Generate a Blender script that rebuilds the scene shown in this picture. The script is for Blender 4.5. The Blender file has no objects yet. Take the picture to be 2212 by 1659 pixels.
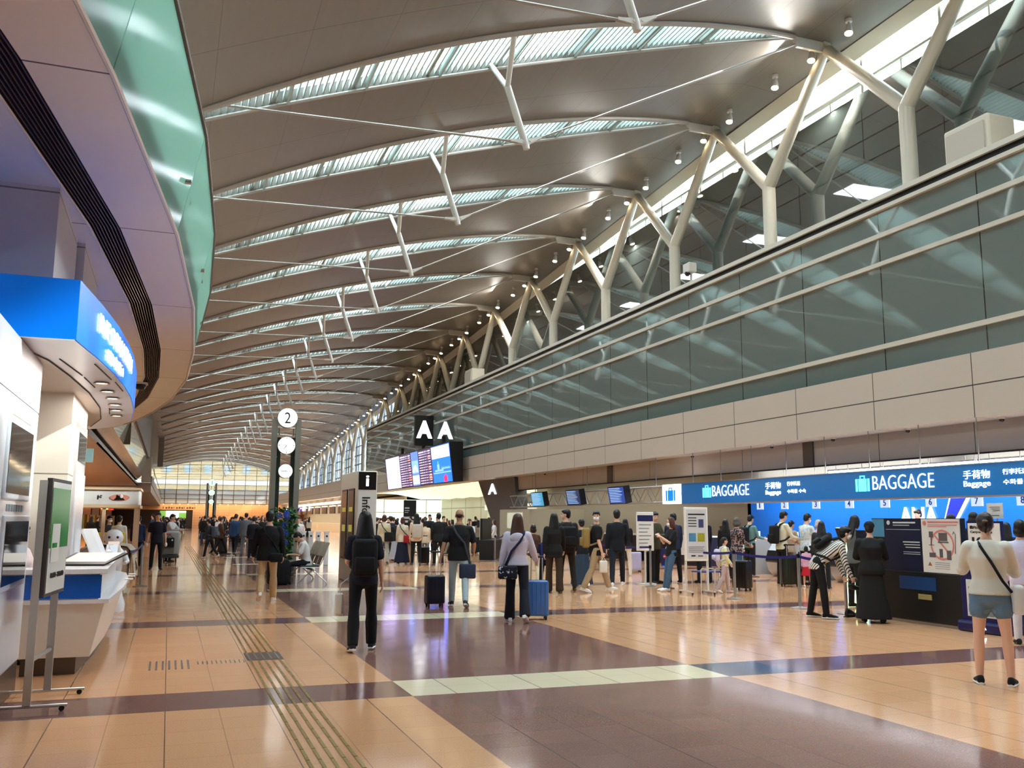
import bpy, bmesh, math, random
from mathutils import Vector, Matrix
import numpy as np
random.seed(7)
PI = math.pi
sc = bpy.context.scene
COL = sc.collection

# ------------------------------------------------------------------ camera, world, light, exposure
CW, CH, FPX = 2212, 1659, 1975.97
ROT = np.array([[0.937, -0.348, 0.006], [0.057, 0.136, -0.989], [0.343, 0.928, 0.148]])
def _rot():
    p, y, r = -0.14812747, 0.35455655, 0.00576904
    M = np.array([[1, 0, 0], [0, 0, -1], [0, 1, 0]], float)
    c, s = math.cos(p), math.sin(p); RX = np.array([[1, 0, 0], [0, c, -s], [0, s, c]])
    c, s = math.cos(-y), math.sin(-y); RY = np.array([[c, 0, s], [0, 1, 0], [-s, 0, c]])
    c, s = math.cos(r), math.sin(r); RZ = np.array([[c, -s, 0], [s, c, 0], [0, 0, 1]])
    return RZ @ RX @ RY @ M
ROT = _rot()
EYE = 1.55
cam = bpy.data.cameras.new('camera')
camo = bpy.data.objects.new('camera', cam); COL.objects.link(camo)
cam.sensor_width = 36.0; cam.lens = 36.0 * FPX / CW; cam.clip_end = 600; cam.clip_start = 0.05
_m = Matrix.Identity(4)
for i in range(3):
    _m[i][0] = ROT[0][i]; _m[i][1] = -ROT[1][i]; _m[i][2] = -ROT[2][i]
_m[0][3], _m[1][3], _m[2][3] = 0, 0, EYE
camo.matrix_world = _m
sc.camera = camo
def spot_on_floor(px, py, z=0.0):          # where a sight line through a picture point meets the level z
    d = ROT.T @ np.array([(px - CW / 2) / FPX, (py - CH / 2) / FPX, 1.0])
    k = (z - EYE) / d[2]
    return float(d[0] * k), float(d[1] * k)

w = bpy.data.worlds.new('sky'); sc.world = w; w.use_nodes = True
wn = w.node_tree; wn.nodes.clear()
wo = wn.nodes.new('ShaderNodeOutputWorld'); wb = wn.nodes.new('ShaderNodeBackground')
wb.inputs[0].default_value = (0.80, 0.90, 1.0, 1); wb.inputs[1].default_value = 6.8
wn.links.new(wb.outputs[0], wo.inputs[0])
sun = bpy.data.lights.new('sun', 'SUN'); sun.energy = 4.0; sun.angle = math.radians(1.0); sun.color = (1, .93, .82)
suno = bpy.data.objects.new('sun', sun); COL.objects.link(suno)
suno.rotation_euler = Vector((-.78, .36, -.49)).to_track_quat('-Z', 'Y').to_euler()
def area(name, loc, sx, sy, power, col=(1, 1, 1), direction=(0, 0, -1)):
    l = bpy.data.lights.new(name, 'AREA'); l.shape = 'RECTANGLE'; l.size = sx; l.size_y = sy; l.energy = power; l.color = col
    o = bpy.data.objects.new(name, l); COL.objects.link(o); o.location = loc
    o.rotation_euler = Vector(direction).to_track_quat('-Z', 'Y').to_euler()
    return o
sc.view_settings.view_transform = 'Standard'; sc.view_settings.look = 'None'
sc.view_settings.gamma = 1; sc.view_settings.use_curve_mapping = False
sc.view_settings.exposure = 1.36
cy = sc.cycles
cy.max_bounces = 7; cy.diffuse_bounces = 4; cy.glossy_bounces = 4; cy.transmission_bounces = 6; cy.transparent_max_bounces = 16
cy.caustics_reflective = False; cy.caustics_refractive = False
cy.use_denoising = True
cy.sample_clamp_indirect = 6.0

# ------------------------------------------------------------------ materials
def lin(c):
    return tuple((x / 12.92 if x <= .04045 else ((x + .055) / 1.055) ** 2.4) for x in c)
MATS = {}
def mat(name, col, rough=.5, metal=0., emit=0., spec=.5, trans=0., bump=0., bscale=200., vary=0., vscale=6., alpha=1., ior=1.45):
    if name in MATS: return MATS[name]
    m = bpy.data.materials.new(name); m.use_nodes = True
    nt = m.node_tree; b = nt.nodes['Principled BSDF']
    c = lin(col) + (1,)
    b.inputs['Base Color'].default_value = c
    b.inputs['Roughness'].default_value = rough; b.inputs['Metallic'].default_value = metal
    b.inputs['Specular IOR Level'].default_value = spec; b.inputs['IOR'].default_value = ior
    b.inputs['Transmission Weight'].default_value = trans
    b.inputs['Alpha'].default_value = alpha
    if emit:
        b.inputs['Emission Color'].default_value = c; b.inputs['Emission Strength'].default_value = emit
    tc = nt.nodes.new('ShaderNodeTexCoord')
    if vary:
        n = nt.nodes.new('ShaderNodeTexNoise'); n.inputs['Scale'].default_value = vscale; n.inputs['Detail'].default_value = 3
        nt.links.new(tc.outputs['Object'], n.inputs['Vector'])
        mx = nt.nodes.new('ShaderNodeMix'); mx.data_type = 'RGBA'
        mx.inputs[6].default_value = tuple(x * (1 - vary) for x in c[:3]) + (1,)
        mx.inputs[7].default_value = tuple(min(1, x * (1 + vary)) for x in c[:3]) + (1,)
        nt.links.new(n.outputs[0], mx.inputs[0]); nt.links.new(mx.outputs[2], b.inputs['Base Color'])
    if bump:
        n = nt.nodes.new('ShaderNodeTexNoise'); n.inputs['Scale'].default_value = bscale
        nt.links.new(tc.outputs['Object'], n.inputs['Vector'])
        bp = nt.nodes.new('ShaderNodeBump'); bp.inputs['Strength'].default_value = bump; bp.inputs['Distance'].default_value = .01
        nt.links.new(n.outputs[0], bp.inputs['Height']); nt.links.new(bp.outputs[0], b.inputs['Normal'])
    MATS[name] = m
    return m
def NM(nt, op, a, b=None, c=None):
    n = nt.nodes.new('ShaderNodeMath'); n.operation = op
    for i, v in enumerate((a, b, c)):
        if v is None: continue
        if isinstance(v, (int, float)): n.inputs[i].default_value = v
        else: nt.links.new(v, n.inputs[i])
    return n.outputs[0]
def MIX(nt, f, a, b):
    n = nt.nodes.new('ShaderNodeMix'); n.data_type = 'RGBA'
    for i, v in ((0, f), (6, a), (7, b)):
        if isinstance(v, (int, float)): n.inputs[i].default_value = v
        elif isinstance(v, tuple): n.inputs[i].default_value = v if len(v) == 4 else v + (1,)
        else: nt.links.new(v, n.inputs[i])
    return n.outputs[2]
def lined(name, base, line, rough, sets, spec=.5, metal=0., vary=0., vscale=3., vstretch=None, bumpy=0.):
    """surface with joint lines: sets = [(axis, period, offset, halfwidth)] in world metres, period 0 = one single line"""
    m = bpy.data.materials.new(name); m.use_nodes = True; nt = m.node_tree; b = nt.nodes['Principled BSDF']
    tc = nt.nodes.new('ShaderNodeTexCoord'); sp = nt.nodes.new('ShaderNodeSeparateXYZ'); nt.links.new(tc.outputs['Object'], sp.inputs[0])
    acc = None
    for ax, per, off, hw in sets:
        v = sp.outputs[ax]
        d = NM(nt, 'SUBTRACT', v, off)
        if per: d = NM(nt, 'PINGPONG', d, per / 2)
        else: d = NM(nt, 'ABSOLUTE', d)
        f = NM(nt, 'LESS_THAN', d, hw)
        acc = f if acc is None else NM(nt, 'MAXIMUM', acc, f)
    c0 = lin(base) + (1,)
    if vary:
        n = nt.nodes.new('ShaderNodeTexNoise'); n.inputs['Scale'].default_value = vscale; n.inputs['Detail'].default_value = 4
        mp = nt.nodes.new('ShaderNodeMapping'); nt.links.new(tc.outputs['Object'], mp.inputs[0]); nt.links.new(mp.outputs[0], n.inputs['Vector'])
        if vstretch: mp.inputs['Scale'].default_value = vstretch
        c0 = MIX(nt, n.outputs[0], tuple(x * (1 - vary) for x in c0[:3]) + (1,), tuple(min(1, x * (1 + vary)) for x in c0[:3]) + (1,))
    nt.links.new(MIX(nt, acc, c0, lin(line) + (1,)), b.inputs['Base Color'])
    b.inputs['Roughness'].default_value = rough; b.inputs['Specular IOR Level'].default_value = spec; b.inputs['Metallic'].default_value = metal
    if bumpy:
        n2 = nt.nodes.new('ShaderNodeTexNoise'); n2.inputs['Scale'].default_value = .45
        nt.links.new(tc.outputs['Object'], n2.inputs['Vector'])
        bp = nt.nodes.new('ShaderNodeBump'); bp.inputs['Strength'].default_value = bumpy; bp.inputs['Distance'].default_value = .05
        nt.links.new(n2.outputs[0], bp.inputs['Height']); nt.links.new(bp.outputs[0], b.inputs['Normal'])
    MATS[name] = m
    return m

# ------------------------------------------------------------------ mesh helpers
class MB:
    def __init__(s): s.v = []; s.f = []; s.m = []
    def add(s, vs, fs, mi=0):
        k = len(s.v); s.v += [tuple(v) for v in vs]; s.f += [tuple(i + k for i in f) for f in fs]; s.m += [mi] * len(fs); return s
    def box(s, x0, x1, y0, y1, z0, z1, mi=0):
        v = [(x, y, z) for z in (z0, z1) for y in (y0, y1) for x in (x0, x1)]
        return s.add(v, [(0, 2, 3, 1), (4, 5, 7, 6), (0, 1, 5, 4), (2, 6, 7, 3), (0, 4, 6, 2), (1, 3, 7, 5)], mi)
    def rbox(s, x0, x1, y0, y1, z0, z1, r=.02, seg=3, mi=0):
        bm = bmesh.new(); bmesh.ops.create_cube(bm, size=1)
        for v in bm.verts: v.co = Vector(((x0 + x1) / 2 + v.co.x * (x1 - x0), (y0 + y1) / 2 + v.co.y * (y1 - y0), (z0 + z1) / 2 + v.co.z * (z1 - z0)))
        bmesh.ops.bevel(bm, geom=bm.edges[:], offset=r, segments=seg, affect='EDGES', profile=.5)
        bm.verts.index_update(); s.add([v.co[:] for v in bm.verts], [[v.index for v in f.verts] for f in bm.faces], mi); bm.free(); return s
    def tube(s, pts, r, n=10, caps=True, mi=0):
        pts = [Vector(p) for p in pts]; rs = r if isinstance(r, (list, tuple)) else [r] * len(pts)
        rings = []; up = None
        for i, p in enumerate(pts):
            d = (pts[min(i + 1, len(pts) - 1)] - pts[max(i - 1, 0)]).normalized()
            if up is None: up = Vector((0, 0, 1)) if abs(d.z) < .9 else Vector((1, 0, 0))
            a = d.cross(up).normalized(); b = a.cross(d).normalized(); up = b
            rings.append([p + rs[i] * (math.cos(t) * a + math.sin(t) * b) for t in [2 * PI * k / n for k in range(n)]])
        k = len(s.v)
        for rg in rings: s.v += [tuple(v) for v in rg]
        for i in range(len(rings) - 1):
            for j in range(n):
                s.f.append((k + i * n + j, k + i * n + (j + 1) % n, k + (i + 1) * n + (j + 1) % n, k + (i + 1) * n + j)); s.m.append(mi)
        if caps:
            s.f.append(tuple(k + j for j in reversed(range(n)))); s.m.append(mi)
            e = k + (len(rings) - 1) * n; s.f.append(tuple(e + j for j in range(n))); s.m.append(mi)
        return s
    def cyl(s, x, y, z0, z1, r, n=24, r2=None, mi=0):
        return s.tube([(x, y, z0), (x, y, z1)], [r, r if r2 is None else r2], n, mi=mi)
    def lathe(s, prof, x=0, y=0, n=24, mi=0):
        k = len(s.v)
        for r, z in prof:
            for j in range(n):
                t = 2 * PI * j / n; s.v.append((x + r * math.cos(t), y + r * math.sin(t), z))
        for i in range(len(prof) - 1):
            for j in range(n): s.f.append((k + i * n + j, k + i * n + (j + 1) % n, k + (i + 1) * n + (j + 1) % n, k + (i + 1) * n + j)); s.m.append(mi)
        s.f.append(tuple(k + j for j in reversed(range(n)))); s.m.append(mi)
        e = k + (len(prof) - 1) * n; s.f.append(tuple(e + j for j in range(n))); s.m.append(mi)
        return s
    def prism(s, poly, z0, z1, axis='z', mi=0):
        n = len(poly)
        def P(a, b, h): return {'z': (a, b, h), 'y': (a, h, b), 'x': (h, a, b)}[axis]
        v = [P(a, b, z0) for a, b in poly] + [P(a, b, z1) for a, b in poly]
        return s.add(v, [tuple(reversed(range(n))), tuple(range(n, 2 * n))] + [(i, (i + 1) % n, n + (i + 1) % n, n + i) for i in range(n)], mi)
    def ell(s, c, rx, ry, rz, n=14, mi=0, M=None):
        k = len(s.v); h = n // 2
        for i in range(h + 1):
            p = PI * i / h
            for j in range(n):
                t = 2 * PI * j / n
                q = Vector((rx * math.sin(p) * math.cos(t), ry * math.sin(p) * math.sin(t), rz * math.cos(p)))
                if M is not None: q = M @ q
                s.v.append((c[0] + q.x, c[1] + q.y, c[2] + q.z))
        for i in range(h):
            for j in range(n): s.f.append((k + i * n + j, k + (i + 1) * n + j, k + (i + 1) * n + (j + 1) % n, k + i * n + (j + 1) % n)); s.m.append(mi)
        return s
    def sheet(s, P, th=0., mi=0):
        """grid of points P[i][j]; th = thickness upward"""
        a, b = len(P), len(P[0]); k = len(s.v)
        for r in P: s.v += [tuple(p) for p in r]
        for i in range(a - 1):
            for j in range(b - 1): s.f.append((k + i * b + j, k + i * b + j + 1, k + (i + 1) * b + j + 1, k + (i + 1) * b + j)); s.m.append(mi)
        if th:
            q = len(s.v)
            for r in P: s.v += [(p[0], p[1], p[2] + th) for p in r]
            for i in range(a - 1):
                for j in range(b - 1): s.f.append((q + i * b + j, q + (i + 1) * b + j, q + (i + 1) * b + j + 1, q + i * b + j + 1)); s.m.append(mi)
            for i in range(a - 1):
                for j in (0, b - 1): s.f.append((k + i * b + j, k + (i + 1) * b + j, q + (i + 1) * b + j, q + i * b + j)); s.m.append(mi)
            for j in range(b - 1):
                for i in (0, a - 1): s.f.append((k + i * b + j, k + i * b + j + 1, q + i * b + j + 1, q + i * b + j)); s.m.append(mi)
        return s
    def mesh(s, name):
        me = bpy.data.meshes.new(name); me.from_pydata(s.v, [], s.f)
        me.polygons.foreach_set('material_index', s.m)
        me.validate(); me.update()
        bm = bmesh.new(); bm.from_mesh(me); bmesh.ops.recalc_face_normals(bm, faces=bm.faces); bm.to_mesh(me); bm.free()
        return me
    def obj(s, name, m, parent=None, smooth=False, keep=False):
        me = s.mesh(name)
        for x in (m if isinstance(m, (list, tuple)) else [m]): me.materials.append(x)
        if smooth: smooth_mesh(me, 40)
        return link(name, me, parent)
def smooth_mesh(me, ang=40):
    me.polygons.foreach_set('use_smooth', [True] * len(me.polygons))
    try: me.set_sharp_from_angle(angle=math.radians(ang))
    except Exception: pass
def link(name, me, parent=None):
    o = bpy.data.objects.new(name, me); COL.objects.link(o)
    if parent is not None: o.parent = parent
    return o
def thing(name, label, cat, loc=(0, 0, 0), heading=0., group=None):
    o = bpy.data.objects.new(name, None); COL.objects.link(o); o.location = loc; o.rotation_euler = (0, 0, -math.radians(heading))
    o.empty_display_size = .2
    return tag(o, label, cat, group)
def tag(o, label, cat, group=None):
    o['label'] = label; o['category'] = cat
    if group: o['group'] = group
    return o
def struct(o): o['kind'] = 'structure'; return o
def dup(root, loc, heading, label, group=None):
    r = root.copy(); COL.objects.link(r); r.location = loc; r.rotation_euler = (0, 0, -math.radians(heading)); r['label'] = label
    if group: r['group'] = group
    for ch in list(root.children):
        c = ch.copy(); COL.objects.link(c); c.parent = r
        for g in list(ch.children):
            d = g.copy(); COL.objects.link(d); d.parent = c
    return r
AX = {'-x': Matrix(((0, 0, -1), (-1, 0, 0), (0, 1, 0))), '-y': Matrix(((1, 0, 0), (0, 0, -1), (0, 1, 0))),
      '+x': Matrix(((0, 0, 1), (1, 0, 0), (0, 1, 0))), '+z': Matrix(((1, 0, 0), (0, 1, 0), (0, 0, 1)))}
def text(s, w_, h_, c, face, m, parent=None, name='lettering', depth=.004, R=None, bold=0., rot=0., bend=None):
    """writing fitted in a box w_ x h_ centred on c, reading as seen from the side FACE"""
    cu = bpy.data.curves.new('t', 'FONT'); cu.body = s; cu.extrude = depth; cu.offset = bold; cu.resolution_u = 3
    t = bpy.data.objects.new('t', cu); COL.objects.link(t)
    dg = bpy.context.evaluated_depsgraph_get(); me = bpy.data.meshes.new_from_object(t.evaluated_get(dg))
    bpy.data.objects.remove(t); bpy.data.curves.remove(cu)
    if not me.vertices: return None
    P = np.array([v.co[:] for v in me.vertices]); lo, hi = P.min(0), P.max(0)
    ext = np.maximum(hi - lo, 1e-6)
    k = h_ / ext[1] if w_ is None else None
    P = (P - (lo + hi) / 2)
    P[:, 0] *= k if k else w_ / ext[0]; P[:, 1] *= h_ / ext[1]; P[:, 2] *= depth / max(1e-6, ext[2] / 2)
    if rot:
        cr, sr = math.cos(rot), math.sin(rot); P[:, :2] = P[:, :2] @ np.array([[cr, sr], [-sr, cr]])
    if bend: Q = [Vector(bend(p)) for p in P]
    else:
        A = AX[face] if R is None else R
        Q = [A @ Vector(p) + Vector(c) for p in P]
    me.vertices.foreach_set('co', np.array([q[:] for q in Q]).ravel()); me.materials.clear(); me.materials.append(m); me.update()
    return link(name, me, parent)

# ------------------------------------------------------------------ the hall: floor
HY0, HY1 = -12.0, 160.0
def floor_material():
    m = bpy.data.materials.new('granite_floor'); m.use_nodes = True; nt = m.node_tree; b = nt.nodes['Principled BSDF']
    tc = nt.nodes.new('ShaderNodeTexCoord'); sp = nt.nodes.new('ShaderNodeSeparateXYZ'); nt.links.new(tc.outputs['Object'], sp.inputs[0])
    X, Y = sp.outputs[0], sp.outputs[1]
    def between(v, a, c): return NM(nt, 'MULTIPLY', NM(nt, 'GREATER_THAN', v, a), NM(nt, 'LESS_THAN', v, c))
    band = NM(nt, 'LESS_THAN', NM(nt, 'FLOORED_MODULO', NM(nt, 'SUBTRACT', Y, 8.235), 6.2), .81)
    mid = between(X, 2.125, 5.42); blue = between(X, 5.42, 6.24)
    deep = NM(nt, 'GREATER_THAN', X, 21)
    sp1 = nt.nodes.new('ShaderNodeTexNoise'); sp1.inputs['Scale'].default_value = 95; sp1.inputs['Detail'].default_value = 2
    sp2 = nt.nodes.new('ShaderNodeTexNoise'); sp2.inputs['Scale'].default_value = 2.2; sp2.inputs['Detail'].default_value = 5
    vo = nt.nodes.new('ShaderNodeTexVoronoi'); vo.inputs['Scale'].default_value = 60
    for n in (sp1, sp2, vo): nt.links.new(tc.outputs['Object'], n.inputs['Vector'])
    # tiles differ a little in tone
    cell = nt.nodes.new('ShaderNodeTexWhiteNoise'); cell.noise_dimensions = '2D'
    cm = nt.nodes.new('ShaderNodeCombineXYZ')
    nt.links.new(NM(nt, 'FLOOR', NM(nt, 'DIVIDE', NM(nt, 'SUBTRACT', X, .06), .4125)), cm.inputs[0])
    nt.links.new(NM(nt, 'FLOOR', NM(nt, 'DIVIDE', NM(nt, 'SUBTRACT', Y, 8.235), .4043)), cm.inputs[1]); nt.links.new(cm.outputs[0], cell.inputs['Vector'])
    tone = NM(nt, 'ADD', NM(nt, 'MULTIPLY', cell.outputs[0], .10), NM(nt, 'MULTIPLY', sp1.outputs[0], .9))
    def two(a, c): return MIX(nt, tone, lin(a), lin(c))
    base = two((.76, .54, .385), (.95, .73, .555))
    dark = two((.40, .265, .24), (.64, .465, .42)); dark2 = two((.36, .235, .23), (.57, .41, .39)); cream = two((.86, .80, .66), (.95, .90, .78)); bl = two((.13, .17, .21), (.27, .32, .38))
    c = MIX(nt, band, base, dark2)
    c = MIX(nt, mid, c, MIX(nt, band, dark, cream))
    c = MIX(nt, NM(nt, 'MULTIPLY', band, blue), c, bl)
    fleck = NM(nt, 'LESS_THAN', vo.outputs['Distance'], .16)
    c = MIX(nt, NM(nt, 'MULTIPLY', fleck, .22), c, (.80, .66, .52))
    jx = NM(nt, 'LESS_THAN', NM(nt, 'PINGPONG', NM(nt, 'SUBTRACT', X, .06), .20625), .0035)
    jy = NM(nt, 'LESS_THAN', NM(nt, 'PINGPONG', NM(nt, 'SUBTRACT', Y, 8.235), .20215), .0022)
    jxw = NM(nt, 'LESS_THAN', NM(nt, 'PINGPONG', NM(nt, 'SUBTRACT', X, .06), .4125), .0045)
    j = NM(nt, 'MAXIMUM', NM(nt, 'MULTIPLY', jxw, .75), NM(nt, 'MULTIPLY', NM(nt, 'MAXIMUM', jx, jy), .35))
    c = MIX(nt, j, c, (.06, .04, .03))
    nt.links.new(c, b.inputs['Base Color'])
    b.inputs['Specular IOR Level'].default_value = .36
    nt.links.new(NM(nt, 'ADD', NM(nt, 'MULTIPLY', sp2.outputs[0], .08), .07), b.inputs['Roughness'])
    n2 = nt.nodes.new('ShaderNodeTexNoise'); n2.inputs['Scale'].default_value = 1.1; nt.links.new(tc.outputs['Object'], n2.inputs['Vector'])
    bp = nt.nodes.new('ShaderNodeBump'); bp.inputs['Strength'].default_value = .12; bp.inputs['Distance'].default_value = .02
    nt.links.new(n2.outputs[0], bp.inputs['Height']); nt.links.new(bp.outputs[0], b.inputs['Normal'])
    return m
struct(MB().box(-9, 26, HY0, HY1 + 2, -.2, 0).obj('floor', floor_material()))

# ------------------------------------------------------------------ roof
M_roof = lined('roof_panel', (.47, .445, .42), (.36, .33, .30), .42, [(1, 6.2, 24.7, .012), (0, 1.9, .4, .006)], vary=.09, vscale=1.2, vstretch=(5, .6, 1), spec=.4)
M_white = mat('white_steel', (.80, .79, .76), .35, vary=.03)
M_cream = mat('cream_steel', (.80, .775, .71), .38, vary=.03)
M_louv = mat('louvre_slat', (.66, .70, .68), .5)
M_rim = mat('rim_steel', (.63, .60, .56), .4)
M_dark = mat('dark_gap', (.05, .05, .05), .6)
def glass_pane(name, tint=(.9, .97, .96), gloss=.06, rough=.02):
    m = bpy.data.materials.new(name); m.use_nodes = True; nt = m.node_tree; nt.nodes.clear()
    o = nt.nodes.new('ShaderNodeOutputMaterial'); t = nt.nodes.new('ShaderNodeBsdfTransparent'); g = nt.nodes.new('ShaderNodeBsdfGlossy')
    t.inputs[0].default_value = lin(tint) + (1,); g.inputs['Roughness'].default_value = rough
    x = nt.nodes.new('ShaderNodeMixShader'); f = nt.nodes.new('ShaderNodeFresnel'); f.inputs[0].default_value = 1.4
    nt.links.new(NM(nt, 'ADD', NM(nt, 'MULTIPLY', f.outputs[0], .8), gloss), x.inputs[0]); nt.links.new(t.outputs[0], x.inputs[1]); nt.links.new(g.outputs[0], x.inputs[2]); nt.links.new(x.outputs[0], o.inputs[0])
    MATS[name] = m; return m
M_pane = glass_pane('skylight_pane')
M_win = glass_pane('window_pane', (.86, .93, .95), .03)
M_win_end = glass_pane('tinted_end_pane', (.60, .60, .59), .02)
M_win_far = glass_pane('tinted_side_pane', (.62, .66, .70), .03)
TZL = ([0, 21, 160], [11.2, 10.85, 10.15])
TZM = ([0, 21.7, 46.7, 86, 114, 160], [14.35, 14.1, 13.4, 12.6, 11.95, 10.95])
TZR = ([0, 21.5, 28, 34, 40.4, 46.4, 58.9, 71.4, 84, 96, 108, 121, 139, 160], [16.55, 16.35, 16.2, 15.85, 15.5, 15.15, 14.4, 13.75, 13.0, 12.3, 11.65, 10.8, 9.6, 8.6])
def roof_z(x, y):
    a, b, c = np.interp(y, *TZL), np.interp(y, *TZM), np.interp(y, *TZR)
    q = max(-1.6, min(x, 17.5))
    z = a * (q - 8) * (q - 17.5) / 140 + b * q * (q - 17.5) / -76 + c * q * (q - 8) / 166.25
    return float(z - .10 * max(0, x - 17.5))
XA, XB = -1.6, 19.5
def half_w(x):
    return .97 * max(0., 1 - ((x - 8) / 9.2) ** 2)
BAYS = list(range(-3, 23))
YC = [21.55 + 6.2 * k for k in BAYS]
NXS = 40
xs = [-9.0] + [XA + (XB - XA) * i / NXS for i in range(NXS + 1)]
ceil_root = struct(bpy.data.objects.new('ceiling', None)); COL.objects.link(ceil_root)
for i in range(len(YC) + 1):
    P = []
    for x in xs:
        hw = half_w(x)
        ya = HY0 if i == 0 else YC[i - 1] + hw
        yb = HY1 if i == len(YC) else YC[i] - hw
        P.append([(x, ya + (yb - ya) * t, roof_z(x, ya + (yb - ya) * t) - (.0 if i in (0, len(YC)) else .16 * math.sin(PI * t) * (hw / .97))) for t in (0, .2, .4, .6, .8, 1)])
    MB().sheet(P, .30).obj('roof_panel', M_roof, ceil_root, smooth=True)
M_sill = mat('skylight_sill', (.78, .80, .77), .4)
for k, yc in zip(BAYS, YC):
    if yc - 1 > HY1: continue
    r = struct(bpy.data.objects.new('window_%d' % (k + 4), None)); COL.objects.link(r)
    near = k < 7
    lens = [8 + 9.1 * (-1 + 2 * i / 36) for i in range(37)]
    rim = MB()
    for sgn in (-1, 1):
        rim.tube([(x, yc + sgn * (half_w(x) + .02), roof_z(x, yc + sgn * half_w(x)) - .05) for x in lens], .085 if sgn < 0 else .05, 8 if near else 5)
    rim.obj('rim', M_rim, r, smooth=True)
    if sgn:
        P = [[(x, yc + s_ * (half_w(x) + .12), roof_z(x, yc) + .62) for s_ in (-1, 1)] for x in lens]
        MB().sheet(P).obj('pane', M_pane, r)
    ks = MB()        # upstands around the opening
    for sgn in (-1, 1):
        ks.sheet([[(x, yc + sgn * (half_w(x) + .07), roof_z(x, yc) + h_) for h_ in (.05, .62)] for x in lens])
    ks.obj('upstand', M_sill, r)
    slat = MB(); x = 8 - 8.4; st = .165 if near else .3
    while x < 8 + 8.4:
        hw = half_w(x) * .99 + .03; z = roof_z(x, yc) + .03
        slat.box(x - .014, x + .014, yc - hw, yc + hw, z - .02, z + .15)
        x += st
    for xx in range(0, 17, 2):        # frames of the glazing bars
        hw = half_w(xx); z = roof_z(xx, yc)
        slat.box(xx - .05, xx + .05, yc - hw, yc + hw, z + .35, z + .6)
        if near and hw > .3:
            slat.box(xx - .20, xx - .16, yc - hw, yc + hw, z - .04, z + .18); slat.box(xx + .16, xx + .20, yc - hw, yc + hw, z - .04, z + .18)
    slat.obj('louvre', M_louv, r)
    if k < 6: area('skylight_fill', (8, yc, roof_z(8, yc) + .58), 13, 1.2, 290, (.82, .93, 1))  # added area lamp, boosts the daylight of the nearer skylights as hall fill

# roof struts and tie rods, forked columns, spotlights
M_col = mat('column_paint', (.82, .80, .735), .35, vary=.02)
M_lamp = mat('lamp_glow', (1, .90, .72), .4, emit=14)
M_spot = mat('spotlight_shell', (.86, .85, .84), .25)
M_tie = mat('tie_rod_paint', (.60, .57, .53), .35)
ordn = ['nearest', 'second', 'third', 'fourth', 'fifth', 'sixth', 'seventh', 'eighth', 'ninth', 'tenth', 'eleventh', 'twelfth', 'thirteenth', 'fourteenth', 'fifteenth', 'sixteenth', 'seventeenth', 'eighteenth', 'nineteenth', 'twentieth', 'twenty-first', 'twenty-second', 'twenty-third', 'twenty-fourth', 'twenty-fifth']
n_ = 0
for k, yc in zip(BAYS, YC):
    if k < -1 or yc > HY1: continue
    xb = 8.35; zb = roof_z(7.65, yc) - 2.62; n = 10 if k < 8 else 6
    t = thing('roof_strut', 'white inverted-Y strut with tie rods under the %s skylight counted down the hall' % ordn[n_], 'roof strut', (xb, yc, zb), group='tied struts under the skylights')
    f = lambda x, y, z: (x - xb, y - yc, z - zb)
    zj = roof_z(7.65, yc) - 1.0
    MB().tube([f(xb, yc, zb - .06), f(xb - .02, yc, zb + .05), f(7.8, yc, zj)], [.085, .095, .095], n).obj('strut', M_white, t, smooth=True)
    for s_ in (-1, 1):
        MB().tube([f(7.8, yc, zj - .04), f(7.65, yc + s_ * .93, roof_z(7.65, yc) + .02)], .075, n).obj('strut_arm', M_white, t, smooth=True)
    e1 = Vector(f(17.15, yc, roof_z(17.15, yc) - .28)); e0 = Vector(f(-1.5, yc, zb - .2 + .12 * 0))
    j = Vector((0, 0, .12))
    MB().tube([j + (e1 - j).normalized() * .25, e1], .032, 6).obj('tie_rod', M_tie, t, smooth=True)
    MB().tube([j + (e0 - j).normalized() * .25, e0], .032, 6).obj('tie_rod', M_tie, t, smooth=True)
    for e in (e1, e0):
        d = (e - j).normalized(); q = Matrix.Rotation(0, 3, 'X')
        b = MB()
        for s_ in (-.05, .05):
            pts = [j + d * a + Vector((0, s_, 0)) + Vector((-d.z, 0, d.x)) * h_ for a, h_ in ((.02, -.07), (.34, -.035), (.46, -.03), (.46, .03), (.34, .035), (.02, .07))]
            b.add([p + Vector((0, .012, 0)) for p in pts] + [p - Vector((0, .012, 0)) for p in pts], [(0, 1, 2, 3, 4, 5), (11, 10, 9, 8, 7, 6)] + [(i, (i + 1) % 6, 6 + (i + 1) % 6, 6 + i) for i in range(6)])
        b.tube([j + d * .10 + Vector((0, -.08, 0)), j + d * .10 + Vector((0, .08, 0))], .035, 8)
        b.obj('clevis', M_white, t)
    MB().prism([(17.05 - xb, roof_z(17.05, yc) - .02 - zb), (17.2 - xb, roof_z(17.2, yc) - .36 - zb), (18.5 - xb, roof_z(18.5, yc) - .30 - zb), (18.5 - xb, roof_z(18.5, yc) + .02 - zb)], -.05, .05, 'y').obj('gusset', M_white, t)
    n_ += 1
XC = 18.3
for i_ in range(4):
    y_ = 9 + i_ * 13.5; area('roof_edge_spotlights', (17.9, y_, roof_z(17.9, y_) - .62), .12, 12, 700, (1, .95, .88), (-.75, 0, -1))
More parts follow.
